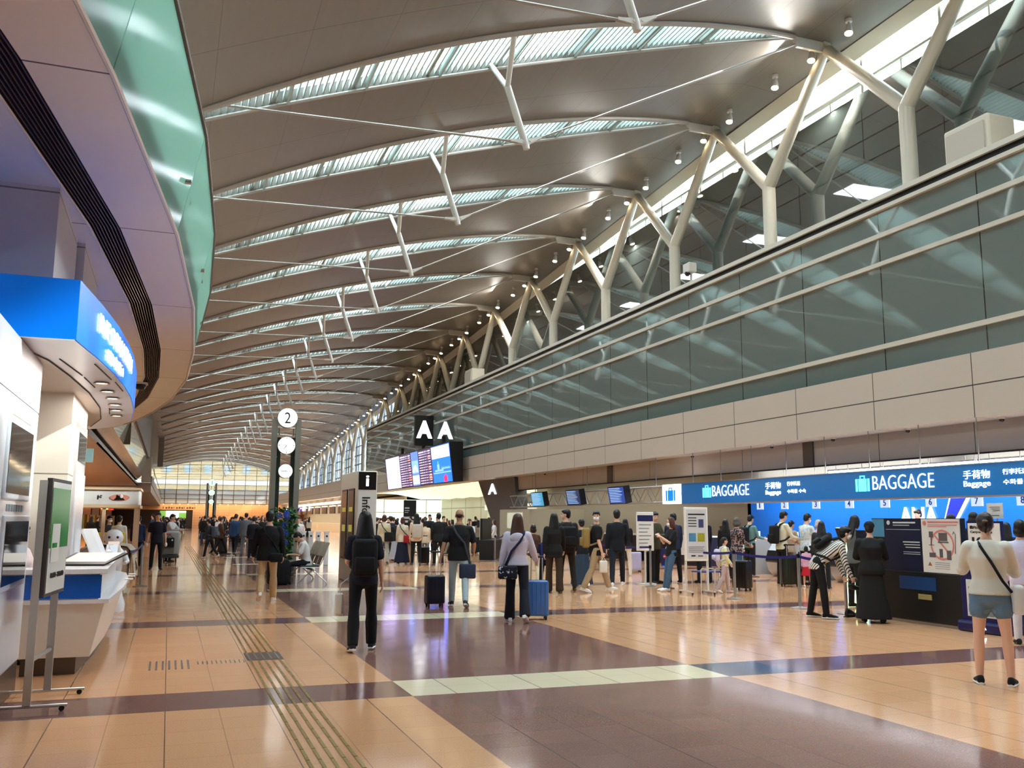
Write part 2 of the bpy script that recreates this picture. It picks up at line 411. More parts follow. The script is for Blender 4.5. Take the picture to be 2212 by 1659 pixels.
def spotlight(x, y, label):
    z = roof_z(x, y)
    t = thing('spotlight', label, 'spotlight', (x, y, z), group='white spotlights along the roof edge')
    MB().cyl(0, 0, -.10, 0, .10, 12).cyl(0, 0, -.22, -.08, .035, 8).obj('mount', M_spot, t, smooth=True)
    MB().tube([(0, .0, -.18), (-.03, -.02, -.32), (-.06, -.04, -.46), (-.07, -.05, -.50)], [.075, .10, .125, .125], 14).obj('housing', M_spot, t, smooth=True)
    MB().tube([(-.0705, -.051, -.501), (-.073, -.053, -.515)], [.11, .10], 14).obj('lens', M_lamp, t)
for i, (k, yc) in enumerate(zip(BAYS, YC)):
    if k > 21: continue
    yb = yc - 3.1
    zt = roof_z(XC, yc) - .30; zj = 1.55 + (zt - 1.55) * .785; zt2 = roof_z(XC, yc - 6.2) - .30
    if k >= 6: zj = 1.55 + (zt - 1.55) * .74
    lbl = 'cream forked steel column, %s of the row on the right-hand ledge' % (ordn[k + 3])
    z0 = 9.9 if yb < 84 else 5.6
    t = thing('forked_column', lbl, 'column', (XC, yb, z0), group='forked columns carrying the roof')
    R_ = .215
    MB().tube([(0, 0, 0), (0, 0, zj - z0)], R_, 20).obj('trunk', M_col, t, smooth=True)
    MB().tube([(0, -.05, zj - z0 - .12), (0, 3.1 - .12, zt - z0), (0, 3.1, zt - z0 + .05)], [R_ * .97, R_ * .82, R_ * .6], 20).obj('branch', M_col, t, smooth=True)
    MB().tube([(0, .05, zj - z0 - .12), (0, -3.1 + .12, zt2 - z0), (0, -3.1, zt2 - z0 + .05)], [R_ * .97, R_ * .82, R_ * .6], 20).obj('branch', M_col, t, smooth=True)
    MB().box(-.12, .12, 3.0, 3.2, zt - z0 - .05, zt - z0 + .32).obj('head_plate', M_cream, t)
    for dy, s_ in ((-1.35, 'before'), (.35, 'behind'), (2.2, 'well past')):
        if yc + dy < 8: continue
        spotlight(18.05, yc + dy, 'white ceiling spotlight just %s the head of the %s forked column' % (s_, ordn[k + 3]))

# ------------------------------------------------------------------ right-hand facade
def glassy(name, col, sets, rough=.03, spec=1.0):
    m = lined(name, col, (.05, .06, .06), rough, sets, spec=spec, bumpy=.10)
    m.node_tree.nodes['Principled BSDF'].inputs['IOR'].default_value = 2.0
    return m
YB1 = 84.0
M_gl = glassy('facade_glass', (.42, .49, .48), [(1, 3.105, 24.33, .016)])
M_gl2 = glassy('upper_facade_glass', (.31, .35, .34), [(1, 3.105, 21.25, .018), (2, 0, 13.79, .022), (2, 0, 13.13, .022), (2, 0, 12.4, .022)])
M_bg = lined('beige_panel', (.765, .735, .69), (.22, .20, .18), .5, [(1, 3.105, 24.74, .012), (2, 0, 4.61, .014)], vary=.02, vscale=.6)
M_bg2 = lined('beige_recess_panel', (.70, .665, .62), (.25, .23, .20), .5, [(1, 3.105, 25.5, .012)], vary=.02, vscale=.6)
M_mul = mat('mullion_aluminium', (.80, .79, .74), .35)
struct(MB().box(16.8, 17.3, HY0, YB1, 5.35, 9.5).obj('wall_right', M_gl))
struct(MB().box(16.72, 17.5, HY0, YB1, 3.88, 5.34).box(16.95, 17.5, YB1, HY1, 4.0, 5.7).obj('wall_right_panels', M_bg))
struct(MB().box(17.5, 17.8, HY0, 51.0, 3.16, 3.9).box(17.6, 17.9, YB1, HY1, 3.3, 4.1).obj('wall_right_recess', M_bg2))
struct(MB().box(19.3, 19.6, HY0, YB1, 9.6, 14.65).obj('wall_right_upper', M_gl2))
tn = 1
for z0, z1, xo in ((5.91, 6.03, 16.74), (8.06, 8.17, 16.74), (8.80, 8.92, 16.74)):
    struct(MB().box(xo, 16.85, HY0, YB1 - .02, z0, z1).obj('trim_%d' % tn, M_mul)); tn += 1
struct(MB().box(16.70, 17.0, HY0, YB1, 9.50, 9.60).box(16.70, 19.4, HY0, YB1, 9.77, 9.90).obj('trim_%d' % tn, M_mul)); tn += 1
struct(MB().box(16.78, 17.0, HY0, YB1, 9.60, 9.77).box(17.46, 17.52, HY0, 51, 3.13, 3.17).obj('trim_%d' % tn, M_dark)); tn += 1
struct(MB().box(17.5, 26, HY0, YB1, 9.2, 9.5).obj('ceiling_ledge', M_mul))
for y in (22.13, 35.14, 48.07):
    struct(MB().box(17.44, 17.52, y - .22, y + .22, 3.17, 3.88).obj('trim_%d' % tn, mat('bronze_trim', (.34, .31, .28), .5))); tn += 1
# end face of the glazed block
struct(MB().box(16.8, 26, YB1 - .3, YB1, 3.9, 9.8).obj('wall_right_return', mat('block_return', (.50, .47, .43), .5)))
# clerestory window above the upper wall, following the roof
cl = struct(bpy.data.objects.new('window_40', None)); COL.objects.link(cl)
ys = [HY0 + i * 3.105 / 1 for i in range(0, 24)]
fr = MB(); pn = MB()
for i, y in enumerate(ys):
    top = roof_z(19.35, y) - .02
    if top < 14.75: break
    y = 21.25 + 3.105 * (i - 11)
    fr.box(19.38, 19.50, y - .05, y + .05, 14.65, max(14.7, roof_z(19.35, y)))
    fr.box(19.42, 19.48, y + 1.5, y + 1.56, 14.65, 15.05)
    y2 = min(y + 3.105, 60)
    zt, zt2 = max(14.66, roof_z(19.35, y)), max(14.66, roof_z(19.35, y2))
    pn.add([(19.44, y, 14.65), (19.44, y2, 14.65), (19.44, y2, zt2), (19.44, y, zt)], [(0, 1, 2, 3)])
fr.box(19.36, 19.5, HY0, 60, 14.62, 14.70).box(19.38, 19.50, HY0, 60, 15.05, 15.13)
fr.obj('window_frame', M_mul, cl); pn.obj('pane', M_win, cl)
P = [[(19.28, y, roof_z(19.3, y) - .34), (19.28, y, roof_z(19.3, y) + .05)] for y in [HY0 + i * 6 for i in range(29)]]
struct(MB().sheet(P).sheet([[(18.98, y, roof_z(19.0, y) - .02), (19.28, y, roof_z(19.3, y) - .34)] for y in [HY0 + i * 6 for i in range(29)]]).obj('trim_%d' % tn, M_cream)); tn += 1
# far window wall beyond the block
fw = struct(bpy.data.objects.new('window_41', None)); COL.objects.link(fw)
fr = MB(); pn = MB(); y = YB1
while y < HY1 - .5:
    y2 = min(y + 1.55, HY1)
    fr.box(19.3, 19.45, y - .04, y + .04, 5.6, roof_z(19.35, y))
    pn.add([(19.4, y, 5.6), (19.4, y2, 5.6), (19.4, y2, roof_z(19.35, y2)), (19.4, y, roof_z(19.35, y))], [(0, 1, 2, 3)])
    y = y2
for z in (6.6, 7.6, 8.6, 9.6, 10.6, 11.6): fr.box(19.32, 19.44, YB1, HY1, z - .05, z + .05)
fr.obj('window_frame', mat('blue_grey_frame', (.45, .50, .55), .4), fw); pn.obj('pane', M_win_far, fw)
struct(MB().box(17.0, 19.5, YB1, HY1, 5.5, 5.7).obj('trim_%d' % tn, M_cream)); tn += 1

# ------------------------------------------------------------------ back and end walls
struct(MB().box(-9, 26, HY0 - .3, HY0, 0, 17).obj('wall_back', mat('back_wall', (.55, .52, .48), .6)))
struct(MB().box(25.7, 26, HY0, YB1, 0, 14).box(25.7, 26, YB1, HY1, 0, 4.2).obj('wall_far_right', mat('service_wall', (.62, .61, .56), .6)))
ew = struct(bpy.data.objects.new('window_42', None)); COL.objects.link(ew)
fr = MB(); pn = MB(); sg = MB()
xx = -8.0
while xx < 19.6:
    fr.box(xx - .035, xx + .035, HY1 - .1, HY1 + .05, 3.95, roof_z(max(xx, -1.6), HY1) + .2)
    xx += 1.79
z = 6.28
while z < 11.5: fr.box(-8, 19.5, HY1 - .08, HY1 + .02, z - .025, z + .025); z += .82
for z in (4.0, 4.75, 5.5): fr.box(-8, 19.5, HY1 - .08, HY1 + .02, z - .03, z + .03)
fr.obj('window_frame', mat('bronze_frame', (.42, .34, .27), .5), ew)
pn.box(-8, 19.5, HY1 + .0, HY1 + .01, 6.28, 12).obj('pane', M_win_end, ew)
sg.box(-8, 26, HY1 + .02, HY1 + .10, 3.9, 6.28).obj('spandrel_glass', mat('spandrel_glass', (.90, .92, .92), .35, spec=.5), ew)
M_wood = lined('orange_wood', (.88, .66, .46), (.62, .42, .26), .45, [(2, .42, 0, .01), (0, 1.8, .3, .008)], vary=.06, vscale=1.5)
struct(MB().box(3.6, 26, HY1 - .5, HY1, 0, 3.9).box(-9, 3.6, HY1 - .5, HY1, 2.95, 3.9).obj('wall_end', M_wood))
struct(MB().box(-9, 3.6, HY1 - .3, HY1, 0, 2.95).obj('wall_end_shopfront', mat('shopfront_dark', (.20, .16, .13), .4)))
struct(MB().box(-9, -8.6, 28, HY1, 0, 13).obj('wall_left', mat('left_shop_wall', (.64, .48, .33), .6, vary=.12, vscale=.5)))
struct(MB().box(-9, -8.6, HY0, 28, 0, 13).obj('wall_left_near', mat('left_wall_white', (.78, .76, .72), .6)))
# daylit office building outside the end window
bd = thing('office_building', 'pale yellow office building with blue windows seen through the end window', 'building', (5, 186, 0))
M_yel = mat('yellow_facade', (.84, .76, .60), .7)
MB().box(-34, 34, 0, 12, 0, 26).obj('facade', M_yel, bd)
MB().box(-34, 34, -.25, 0, 8.0, 9.0).obj('white_band', mat('pale_band', (.93, .93, .91), .7), bd)
for r_ in range(4):
    for c_ in range(9):
        MB().box(-13.6 + c_ * 3.6, -12.2 + c_ * 3.6, -.06, .02, 5.6 + r_ * 4.6, 7.2 + r_ * 4.6).obj('window', mat('blue_window', (.74, .82, .86), .2, spec=.5), bd)
sd = thing('glass_tower', 'blue-grey glazed building outside the right-hand far windows', 'building', (46, 120, 0))
MB().box(0, 8, -60, 60, 0, 16).obj('facade', mat('tower_glass', (.50, .62, .74), .3), sd)
g = MB()
for i in range(40): g.box(-.15, 0, -60 + i * 3, -59.7 + i * 3, 0, 16)
for i in range(6): g.box(-.15, 0, -60, 60, i * 3, i * 3 + .4)
g.obj('frame_grid', mat('tower_frame', (.86, .88, .90), .5), sd)

# ------------------------------------------------------------------ left-hand balcony
BV = [(-2.75, -3.2), (-1.9, -.6), (-1.2, 3.2), (-.58, 6.99), (-.10, 10.93), (.17, 14.81), (.265, 18.85), (.20, 22.64), (-.12, 26.65), (-.62, 30.0), (-1.30, 33.4), (-2.3, 36.6)]
ZB, ZT = 4.8, 6.05
def off(d): return [(x - d, y) for x, y in BV]
M_sof = lined('soffit_panel', (.92, .885, .84), (.35, .30, .27), .42, [(1, 3.9, 3.1, .012)], vary=.02, spec=.5)
M_rail = mat('rail_dark', (.30, .26, .23), .4, metal=.3)
def strip(b, a, c, z0, z1):
    b.sheet([[(p[0], p[1], z0), (q[0], q[1], z1)] for p, q in zip(a, c)])
bal = struct(bpy.data.objects.new('wall_left_balcony', None)); COL.objects.link(bal)
b = MB(); strip(b, off(.02), off(.60), ZB, ZB); strip(b, off(.60), off(.60), ZB, ZB + .25); strip(b, off(.93), off(.93), ZB, ZB + .25)
b.sheet([[(p[0] - .93, p[1], ZB), (-8.8, p[1], ZB)] for p in BV]); b.obj('soffit', M_sof, bal)
b = MB(); strip(b, off(.60), off(.93), ZB + .25, ZB + .25); b.obj('louvre_recess', mat('recess_black', (.06, .05, .05), .6), bal)
b = MB()
for i in range(9):
    d = .622 + i * .037
    strip(b, off(d), off(d + .012), ZB + .01, ZB + .01); strip(b, off(d), off(d), ZB + .01, ZB + .12); strip(b, off(d + .012), off(d + .012), ZB + .01, ZB + .12)
b.obj('louvre', mat('louvre_bronze', (.36, .28, .24), .4, metal=.4), bal)
b = MB(); b.tube([(x - .925, y, ZB - .006) for x, y in BV], .016, 6).tube([(x + .005, y, ZB + .0) for x, y in BV], .022, 6); b.obj('edge_trim', mat('edge_trim', (.88, .84, .80), .35), bal)
b = MB(); strip(b, off(-.005), off(.05), ZB + .02, ZB + .35); strip(b, off(.05), off(.7), ZB + .35, ZB + .35); b.sheet([[(p[0] - .7, p[1], ZB + .35), (-8.8, p[1], ZB + .35)] for p in BV])
b.obj('slab', mat('slab_edge', (.74, .73, .70), .5), bal)
gm = bpy.data.materials.new('balustrade_glass'); gm.use_nodes = True; nt = gm.node_tree; pb = nt.nodes['Principled BSDF']
pb.inputs['Base Color'].default_value = lin((.60, .73, .70)) + (1,); pb.inputs['Roughness'].default_value = .09; pb.inputs['Alpha'].default_value = .88; pb.inputs['Specular IOR Level'].default_value = .10; pb.inputs['IOR'].default_value = 1.35
tl = nt.nodes.new('ShaderNodeBsdfTranslucent'); tl.inputs[0].default_value = lin((.68, .84, .80)) + (1,)
mx = nt.nodes.new('ShaderNodeMixShader'); mx.inputs[0].default_value = .55
nt.links.new(pb.outputs[0], mx.inputs[1]); nt.links.new(tl.outputs[0], mx.inputs[2]); nt.links.new(mx.outputs[0], nt.nodes['Material Output'].inputs[0])
for i in range(len(BV) - 1):
    (x0, y0), (x1, y1) = BV[i], BV[i + 1]; g0, g1 = .012, .012
    a, c = Vector((x0, y0, 0)), Vector((x1, y1, 0)); d = (c - a).normalized(); a = a + d * g0; c = c - d * g1
    v = [(a.x, a.y, ZB), (c.x, c.y, ZB), (c.x + .25, c.y, ZT), (a.x + .25, a.y, ZT)]
    v += [(p[0] - .02, p[1], p[2]) for p in v]
    MB().add(v, [(0, 1, 2, 3), (7, 6, 5, 4), (0, 4, 5, 1), (1, 5, 6, 2), (2, 6, 7, 3), (3, 7, 4, 0)]).obj('glass_panel', gm, bal)
b = MB()
for i, (x, y) in enumerate(BV[1:-1]):
    for s_ in (-.35, .35):
        for h_ in (.42,):
            b.tube([(x + .25 * h_ + .02, y + s_, ZB + 1.25 * h_), (x + .25 * h_ - .09, y + s_, ZB + 1.25 * h_)], .03, 10)
b.obj('glass_clamp', mat('clamp_steel', (.75, .75, .75), .25, metal=.8), bal)
b = MB(); b.tube([(x + .25, y, ZT) for x, y in BV], .032, 8); b.obj('handrail', M_rail, bal, smooth=True)
# ceiling downlight and dome camera under the balcony
def downlight(x, y, z, r, label, group=None, glow=6):
    t = thing('downlight', label, 'ceiling light', (x, y, z), group=group)
    MB().lathe([(r, .0), (r * 1.15, -.006), (r * 1.15, -.014), (r * .9, -.014), (r * .85, .0)], n=20).obj('rim', mat('downlight_rim', (.72, .68, .66), .25, metal=.7), t, smooth=True)
    MB().cyl(0, 0, -.006, -.002, r * .84, 20).obj('lens', mat('downlight_lens_%d' % glow, (1, .87, .66), .4, emit=glow), t)
    return t
x_, y_ = spot_on_floor(77, 435, ZB); downlight(x_, y_, ZB, .085, 'recessed downlight alone in the pink soffit beside the louvre', glow=0)
def dome(x, y, z, label, group='dome security cameras', r=.07):
    t = thing('dome_camera', label, 'security camera', (x, y, z), group=group)
    MB().cyl(0, 0, -.05, 0, r * 1.25, 18).obj('housing', M_spot, t, smooth=True)
    MB().ell((0, 0, -.055), r, r, r, 14).obj('dome', mat('dome_black', (.05, .05, .06), .08), t, smooth=True)
x_, y_ = spot_on_floor(302, 853, 4.5); dome(x_, y_, ZB - .0, 'black dome camera under the balcony edge beside the blue canopy', r=.14)

# ------------------------------------------------------------------ far left gallery with glazed void
M_brown = lined('glossy_brown_soffit', (.56, .53, .48), (.38, .34, .29), .30, [(1, .45, 0, .012)], vary=.10, vscale=.5, spec=.7)
struct(MB().box(-9, -2.36, 29.5, HY1, 4.0, 4.2).obj('ceiling_left', M_brown))
gal = struct(bpy.data.objects.new('wall_left_gallery', None)); COL.objects.link(gal)
Y0g, Y1g = 33.0, 75.0
MB().prism([(-2.40, 4.0), (-2.36, 4.0), (-2.36, 4.06), (-2.40, 4.06)], Y0g, Y1g, 'y').obj('edge_trim', mat('edge_trim', (.88, .84, .80), .35), gal)
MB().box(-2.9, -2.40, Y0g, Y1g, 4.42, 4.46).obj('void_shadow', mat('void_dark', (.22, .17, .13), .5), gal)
MB().add([(-2.46, Y0g, 4.42), (-2.46, Y1g, 4.42), (-2.08, Y1g, 4.8), (-2.08, Y0g, 4.8)], [(0, 1, 2, 3)]).obj('sloping_soffit', mat('sloping_soffit', (.72, .62, .52), .10, spec=.9), gal)
MB().add([(-2.08, Y0g, 4.8), (-2.08, Y1g, 4.8), (-1.80, Y1g, 6.05), (-1.80, Y0g, 6.05), (-2.10, Y0g, 4.8), (-2.10, Y1g, 4.8), (-1.82, Y1g, 6.05), (-1.82, Y0g, 6.05)], [(0, 1, 2, 3), (7, 6, 5, 4), (2, 6, 7, 3)]).obj('glass_panel', mat('gallery_glass', (.66, .72, .66), .05, spec=1.0), gal)
MB().tube([(-1.80, Y0g, 6.06), (-1.80, Y1g, 6.06)], .03, 6).obj('handrail', M_rail, gal)
MB().box(-1.78, -1.68, 46, 78, 6.1, 9.6).obj('black_screen', mat('screen_black', (.015, .015, .017), .25), gal)
MB().box(-9, -1.78, 36, 36.2, 6.1, 10.5).box(-9, -1.8, 44, 44.1, 4.8, 10).obj('return_wall', mat('gallery_return', (.35, .27, .20), .5), gal)
MB().prism([(-2.12, 4.8), (-1.80, 6.2), (-1.47, 6.2), (-1.45, 4.3), (-2.12, 4.3)], 75, 76.5, 'y').obj('end_fin', mat('pale_fin', (.70, .67, .63), .45), gal)
MB().box(-9, -1.42, 75.5, HY1, 3.55, 4.25).obj('slab', M_brown, gal)
MB().box(-1.44, -1.36, 75.5, HY1, 4.1, 4.75).obj('balustrade_edge', mat('pale_fin', (.70, .67, .63), .45), gal)
MB().tube([(-1.38, 75.5, 5.4), (-1.38, HY1, 5.4)], .03, 5).obj('handrail', M_rail, gal)
hz = roof_z(-1.1, 104)
t_ = struct(MB().prism([(-1.45, 103), (-1.45, 104), (-.9, 104), (-.9, 103)], 6.95, hz + .1).obj('wall_left_fin', mat('warm_grey_fin', (.52, .47, .42), .5)))

# ------------------------------------------------------------------ information desk
M_wh = mat('gloss_white', (.90, .91, .93), .22, vary=.01)
M_blue = mat('sign_blue', (.0, .46, .93), .28, emit=.10)  # slight glow in the blue stands in for sunlight on the canopy fascia
M_blue2 = mat('desk_blue', (.02, .36, .78), .25)
M_silv = mat('brushed_steel', (.68, .68, .68), .3, metal=.9)
M_alu = mat('aluminium', (.78, .77, .75), .28, metal=.6)
M_black = mat('black_plastic', (.03, .03, .035), .35)
M_glow = mat('white_letters', (.97, .98, 1.0), .4, emit=1.3)
OC = [(-.80, 8.2), (-.69, 9.1), (-.595, 10.08), (-.54, 11.0), (-.51, 12.0), (-.52, 13.3), (-.61, 14.8), (-.80, 15.7), (-1.14, 16.3), (-1.6, 16.8), (-2.6, 17.2)]
cp = thing('desk_canopy', 'curved bright blue canopy sign above the information desk', 'sign', (-.8, 8.2, 3.0))
L = lambda pts: [(x + .8, y - 8.2) for x, y in pts]
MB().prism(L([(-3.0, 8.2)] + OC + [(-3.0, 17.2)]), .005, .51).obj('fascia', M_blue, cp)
MB().prism(L([(-2.98, 8.22)] + [(x - .012, y) for x, y in OC[0:]] + [(-2.98, 17.1)]), -.004, .006).obj('soffit', mat('canopy_soffit', (.84, .83, .88), .22, spec=.7), cp)
IC = [(-3.0, 8.55), (-1.3, 8.55), (-1.13, 9.3), (-1.04, 10.27), (-.96, 11.6), (-.94, 13.1), (-1.02, 14.6), (-1.25, 15.9), (-2, 16.4), (-3.0, 16.6)]
MB().prism(L(IC), -.010, .004).obj('inner_soffit', mat('inner_soffit', (.80, .74, .69), .45), cp)
b = MB()
for p, q in (((90, 772), (130, 797)), ((132, 800), (160, 822))):
    pass
for i in range(1, 7):
    y0, y1 = IC[i][1], IC[i + 1][1]
    b.tube([(IC[i][0] + .8 + .005, y0 - 8.2, -.012), (IC[i + 1][0] + .8 + .005, y1 - 8.2, -.012)], .006, 5)
for y0, y1, dx in ((9.2, 10.2, .13), (10.35, 11.1, .13), (9.4, 10.4, .38), (10.6, 11.3, .40), (13.2, 13.9, .12)):
    xa, xb_ = np.interp(y0, [p[1] for p in IC[1:8]], [p[0] for p in IC[1:8]]), np.interp(y1, [p[1] for p in IC[1:8]], [p[0] for p in IC[1:8]])
    b.tube([(xa + .8 + dx, y0 - 8.2, -.007), (xb_ + .8 + dx, y1 - 8.2, -.007)], .007, 5)
b.obj('slot', mat('slot_dark', (.10, .10, .13), .5), cp)
oy = [p[1] for p in OC]; ox = [p[0] for p in OC]
def oncurve(zc, yc): return lambda p: (float(np.interp(yc + p[0], oy, ox)) + .012 + p[2] + .8, yc + p[0] - 8.2, zc + p[1] - 3.0)
text('INFORMATION', 2.6, .17, None, None, M_glow, cp, bend=oncurve(3.325, 10.3))
text('案内所1', 1.15, .12, None, None, M_glow, cp, bend=oncurve(3.11, 10.05), bold=.01)
for i, (px, py) in enumerate([(220, 825), (232, 843), (243, 858), (248, 872), (251, 884), (252, 896)]):
    x, y = spot_on_floor(px, py, 3.0)
    downlight(x, y, 2.992, .072, 'warm round downlight under the blue canopy, %s counted from the near corner' % ordn[i].replace('nearest', 'first'), 'downlights under the blue canopy', glow=5)
# desk
def loft(pa, za, pb_, zb):
    n = len(pa); return MB().add([(x, y, za) for x, y in pa] + [(x, y, zb) for x, y in pb_], [tuple(reversed(range(n))), tuple(range(n, 2 * n))] + [(i, (i + 1) % n, n + (i + 1) % n, n + i) for i in range(n)])
dk = thing('information_desk', 'white curved information desk with bright blue front band', 'desk', (-1.3, 10.3, 0))
D = lambda pts: [(x + 1.3, y - 10.3) for x, y in pts]
bot = D([(-1.35, 10.33), (-.67, 10.33), (-.63, 12), (-.64, 13.6), (-.72, 15), (-1.0, 15.9), (-1.08, 15.9), (-1.06, 10.62), (-1.35, 10.62)])
top = D([(-1.35, 10.28), (-.56, 10.28), (-.52, 12), (-.51, 13.6), (-.60, 15.1), (-.95, 16.2), (-1.08, 16.3), (-1.06, 10.62), (-1.35, 10.62)])
loft(D([(-1.3, 10.45), (-.80, 10.45), (-.72, 12), (-.72, 13.6), (-.82, 15), (-1.05, 15.7), (-1.04, 10.6), (-1.3, 10.6)]), 0, D([(-1.3, 10.45), (-.80, 10.45), (-.72, 12), (-.72, 13.6), (-.82, 15), (-1.05, 15.7), (-1.04, 10.6), (-1.3, 10.6)]), .20).obj('plinth', mat('plinth_grey', (.38, .35, .32), .3, metal=.4), dk)
loft(bot, .18, top, .715).obj('body', mat('desk_cream', (.90, .88, .84), .3), dk)
MB().prism([(x + .0, y) for x, y in D([(-1.35, 10.24), (-.52, 10.24), (-.46, 12), (-.46, 13.6), (-.55, 15.1), (-.90, 16.3), (-1.08, 16.35), (-1.06, 10.62), (-1.35, 10.62)])], .705, .745).obj('ledge', M_wh, dk)
MB().prism(D([(-1.35, 10.29), (-.62, 10.29), (-.62, 12), (-.63, 13.6), (-.70, 15), (-1.0, 15.9), (-1.08, 15.95), (-1.06, 10.62), (-1.35, 10.62)]), .745, 1.0).obj('upper_body', M_wh, dk)
MB().box(.01, .70, -.03, -.012, .755, .985).obj('blue_panel', M_blue2, dk)
MB().prism(D([(-1.4, 10.2), (-.55, 10.2), (-.57, 12), (-.58, 13.6), (-.65, 15.1), (-1.0, 16.1), (-1.09, 16.2), (-1.07, 10.66), (-1.4, 10.66)]), 1.0, 1.045).obj('worktop', M_wh, dk)
# free-standing white tower with screens at the frame edge
kt = thing('service_tower', 'tall white service tower with two framed screens at the left edge', 'kiosk', (-1.2, 8.0, 0))
MB().box(-2.6, -.02, -1.9, 1.62, .0, .29).obj('plinth', mat('plinth_grey', (.38, .35, .32), .3, metal=.4), kt)
MB().rbox(-2.6, 0, -1.9, 1.56, .28, 2.52, .02, 2).obj('body', M_wh, kt)
MB().prism([(-2.6, 2.52), (0, 2.52), (-.0, 2.98), (-2.6, 2.98)], -1.9, 1.56, 'y').obj('head_panel', mat('kiosk_grey', (.74, .73, .74), .35), kt)
for z0, z1, y0, y1 in ((1.74, 2.28, -.06, 1.14), (1.02, 1.52, .06, 1.28)):
    fr_ = MB().rbox(-.01, .022, y0 - .06, y1 + .06, z0 - .05, z1 + .05, .012, 2).obj('screen_frame', mat('pale_frame', (.84, .86, .90), .25), kt)
    MB().box(.018, .026, y0, y1, z0, z1).obj('screen', mat('screen_glass', (.13, .13, .14), .05, spec=.9), fr_)
b = MB()
for i in range(7): b.box(.0, .004, .15 + i * .13, .15 + i * .13 + (.08 if i % 2 else .1), 1.60, 1.655)
b.obj('caption', mat('caption_grey', (.55, .57, .60), .5), kt)
MB().box(0, .006, .1, 1.1, 2.36, 2.46).obj('name_plate', mat('plate_cream', (.83, .80, .72), .3), kt)
# beige pillars
M_pil = lined('pillar_panel', (.86, .835, .79), (.55, .50, .44), .45, [(2, 1.35, .7, .008)])
for (x0, x1, y0, y1, z0, z1) in ((-2.6, -1.12, 11.7, 13.7, 0, 4.8), (-3.6, -1.20, 9.75, 11.6, 3.5, 4.8)):
    struct(MB().box(x0, x1, y0, y1, z0, z1).obj('trim_%d' % tn, M_pil)); tn += 1
ps = thing('pillar_display', 'grey framed display recessed in the beige pillar behind the desk', 'display', (-1.12, 12.2, 0))
MB().box(0, .03, .1, 1.3, .9, 2.72).obj('frame', mat('kiosk_grey', (.74, .73, .74), .35), ps); MB().box(.03, .036, .2, 1.2, 2.25, 2.6).obj('screen', mat('screen_glass', (.13, .13, .14), .05, spec=.9), ps)
MB().box(.03, .05, .2, 1.2, 1.1, 2.1).obj('panel', M_wh, ps)
# things on the desk
def onz(x, y, z): return (x, y, z)
ld = thing('binder', 'open black-edged document tray lying on the desk top', 'binder', (-.78, 11.1, 1.046), 12)
MB().add([(-.30, -.25, .02), (.22, -.25, .02), (.30, .35, .12), (-.25, .35, .12), (-.30, -.25, .0), (.22, -.25, .0), (.30, .35, .10), (-.25, .35, .10)], [(0, 1, 2, 3), (4, 7, 6, 5), (0, 4, 5, 1), (1, 5, 6, 2), (2, 6, 7, 3), (3, 7, 4, 0)]).obj('cover', M_black, ld)
MB().add([(-.26, -.21, .025), (.19, -.21, .025), (.26, .31, .122), (-.21, .31, .122)], [(0, 1, 2, 3)]).obj('sheet', mat('paper', (.88, .88, .86), .6), ld)
mn = thing('monitor', 'white tilted monitor seen edge-on at the far end of the desk', 'monitor', (-.82, 13.9, 1.046), 20)
MB().prism([(-.06, .02), (-.03, .0), (-.20, .36), (-.23, .36)], -.20, .20, 'y').obj('screen', M_wh, mn); MB().cyl(-.12, 0, 0, .02, .13, 18).tube([(-.12, 0, .01), (-.17, 0, .18)], .02, 8).obj('stand', M_wh, mn)
m2 = dup(mn, (-.74, 12.5, 1.046), 10, 'nearer white tilted monitor with dark bracket on the information desk')
for i, (x, y, h_, c_) in enumerate([(-.66, 13.0, .17, (.85, .90, .95)), (-.66, 13.3, .20, (.9, .85, .8)), (-.72, 14.6, .16, (.8, .88, .95)), (-.66, 13.6, .14, (.93, .93, .9))]):
    a_ = thing('leaflet_stand', ['clear leaflet stand on the near desk edge', 'cream leaflet stand next to the clear one on the desk', 'pale blue leaflet stand at the far desk end', 'small white card stand in the middle of the desk edge'][i], 'leaflet stand', (x, y, 1.046), -80)
    MB().prism([(-.05, 0), (.05, 0), (.01, h_), (-.0, h_)], -.07, .07, 'y').obj('card', mat('card_%d' % i, c_, .3), a_)
sb_ = thing('hand_sanitizer', 'white pump bottle of hand sanitizer on the information desk', 'bottle', (-.64, 11.9, 1.046))
MB().lathe([(.0, 0), (.035, .0), (.036, .12), (.012, .145), (.012, .16)], n=14).obj('bottle', M_wh, sb_, smooth=True); MB().cyl(0, 0, .16, .19, .005, 8).box(-.008, .045, -.008, .008, .19, .202).obj('pump', M_wh, sb_)
for i, (y, s_) in enumerate([(13.9, .1), (14.6, .13), (15.1, .09)]):
    tag(MB().box(-.05, .05, -.07, .07, 0, .012).obj('leaflet', mat('paper', (.88, .88, .86), .6)), ['nearest', 'middle', 'farthest'][i] + ' sheet of paper lying on the white ledge of the desk', 'paper', 'papers on the desk ledge').location = (-.45, y - .5, .7455)
# white robot at the end of the desk
rb = thing('robot', 'white round-headed service robot behind the information desk', 'robot', (-.86, 17.2, 0))
MB().lathe([(.0, 0), (.24, 0), (.25, .12), (.20, .25), (.15, .6), (.17, .85), (.19, .98), (.10, 1.08), (.08, 1.10)], n=26).obj('body', M_wh, rb, smooth=True)
MB().ell((0, 0, 1.22), .155, .15, .145, 26).obj('head', M_wh, rb, smooth=True)
for s_ in (-1, 1): MB().ell((s_ * .065, -.135, 1.23), .022, .015, .022, 10).obj('eye', M_black, rb)
for s_ in (-1, 1): MB().tube([(s_ * .17, 0, .98), (s_ * .24, -.1, .82), (s_ * .20, -.24, .80)], [.045, .04, .03], 10).obj('arm', M_wh, rb, smooth=True)

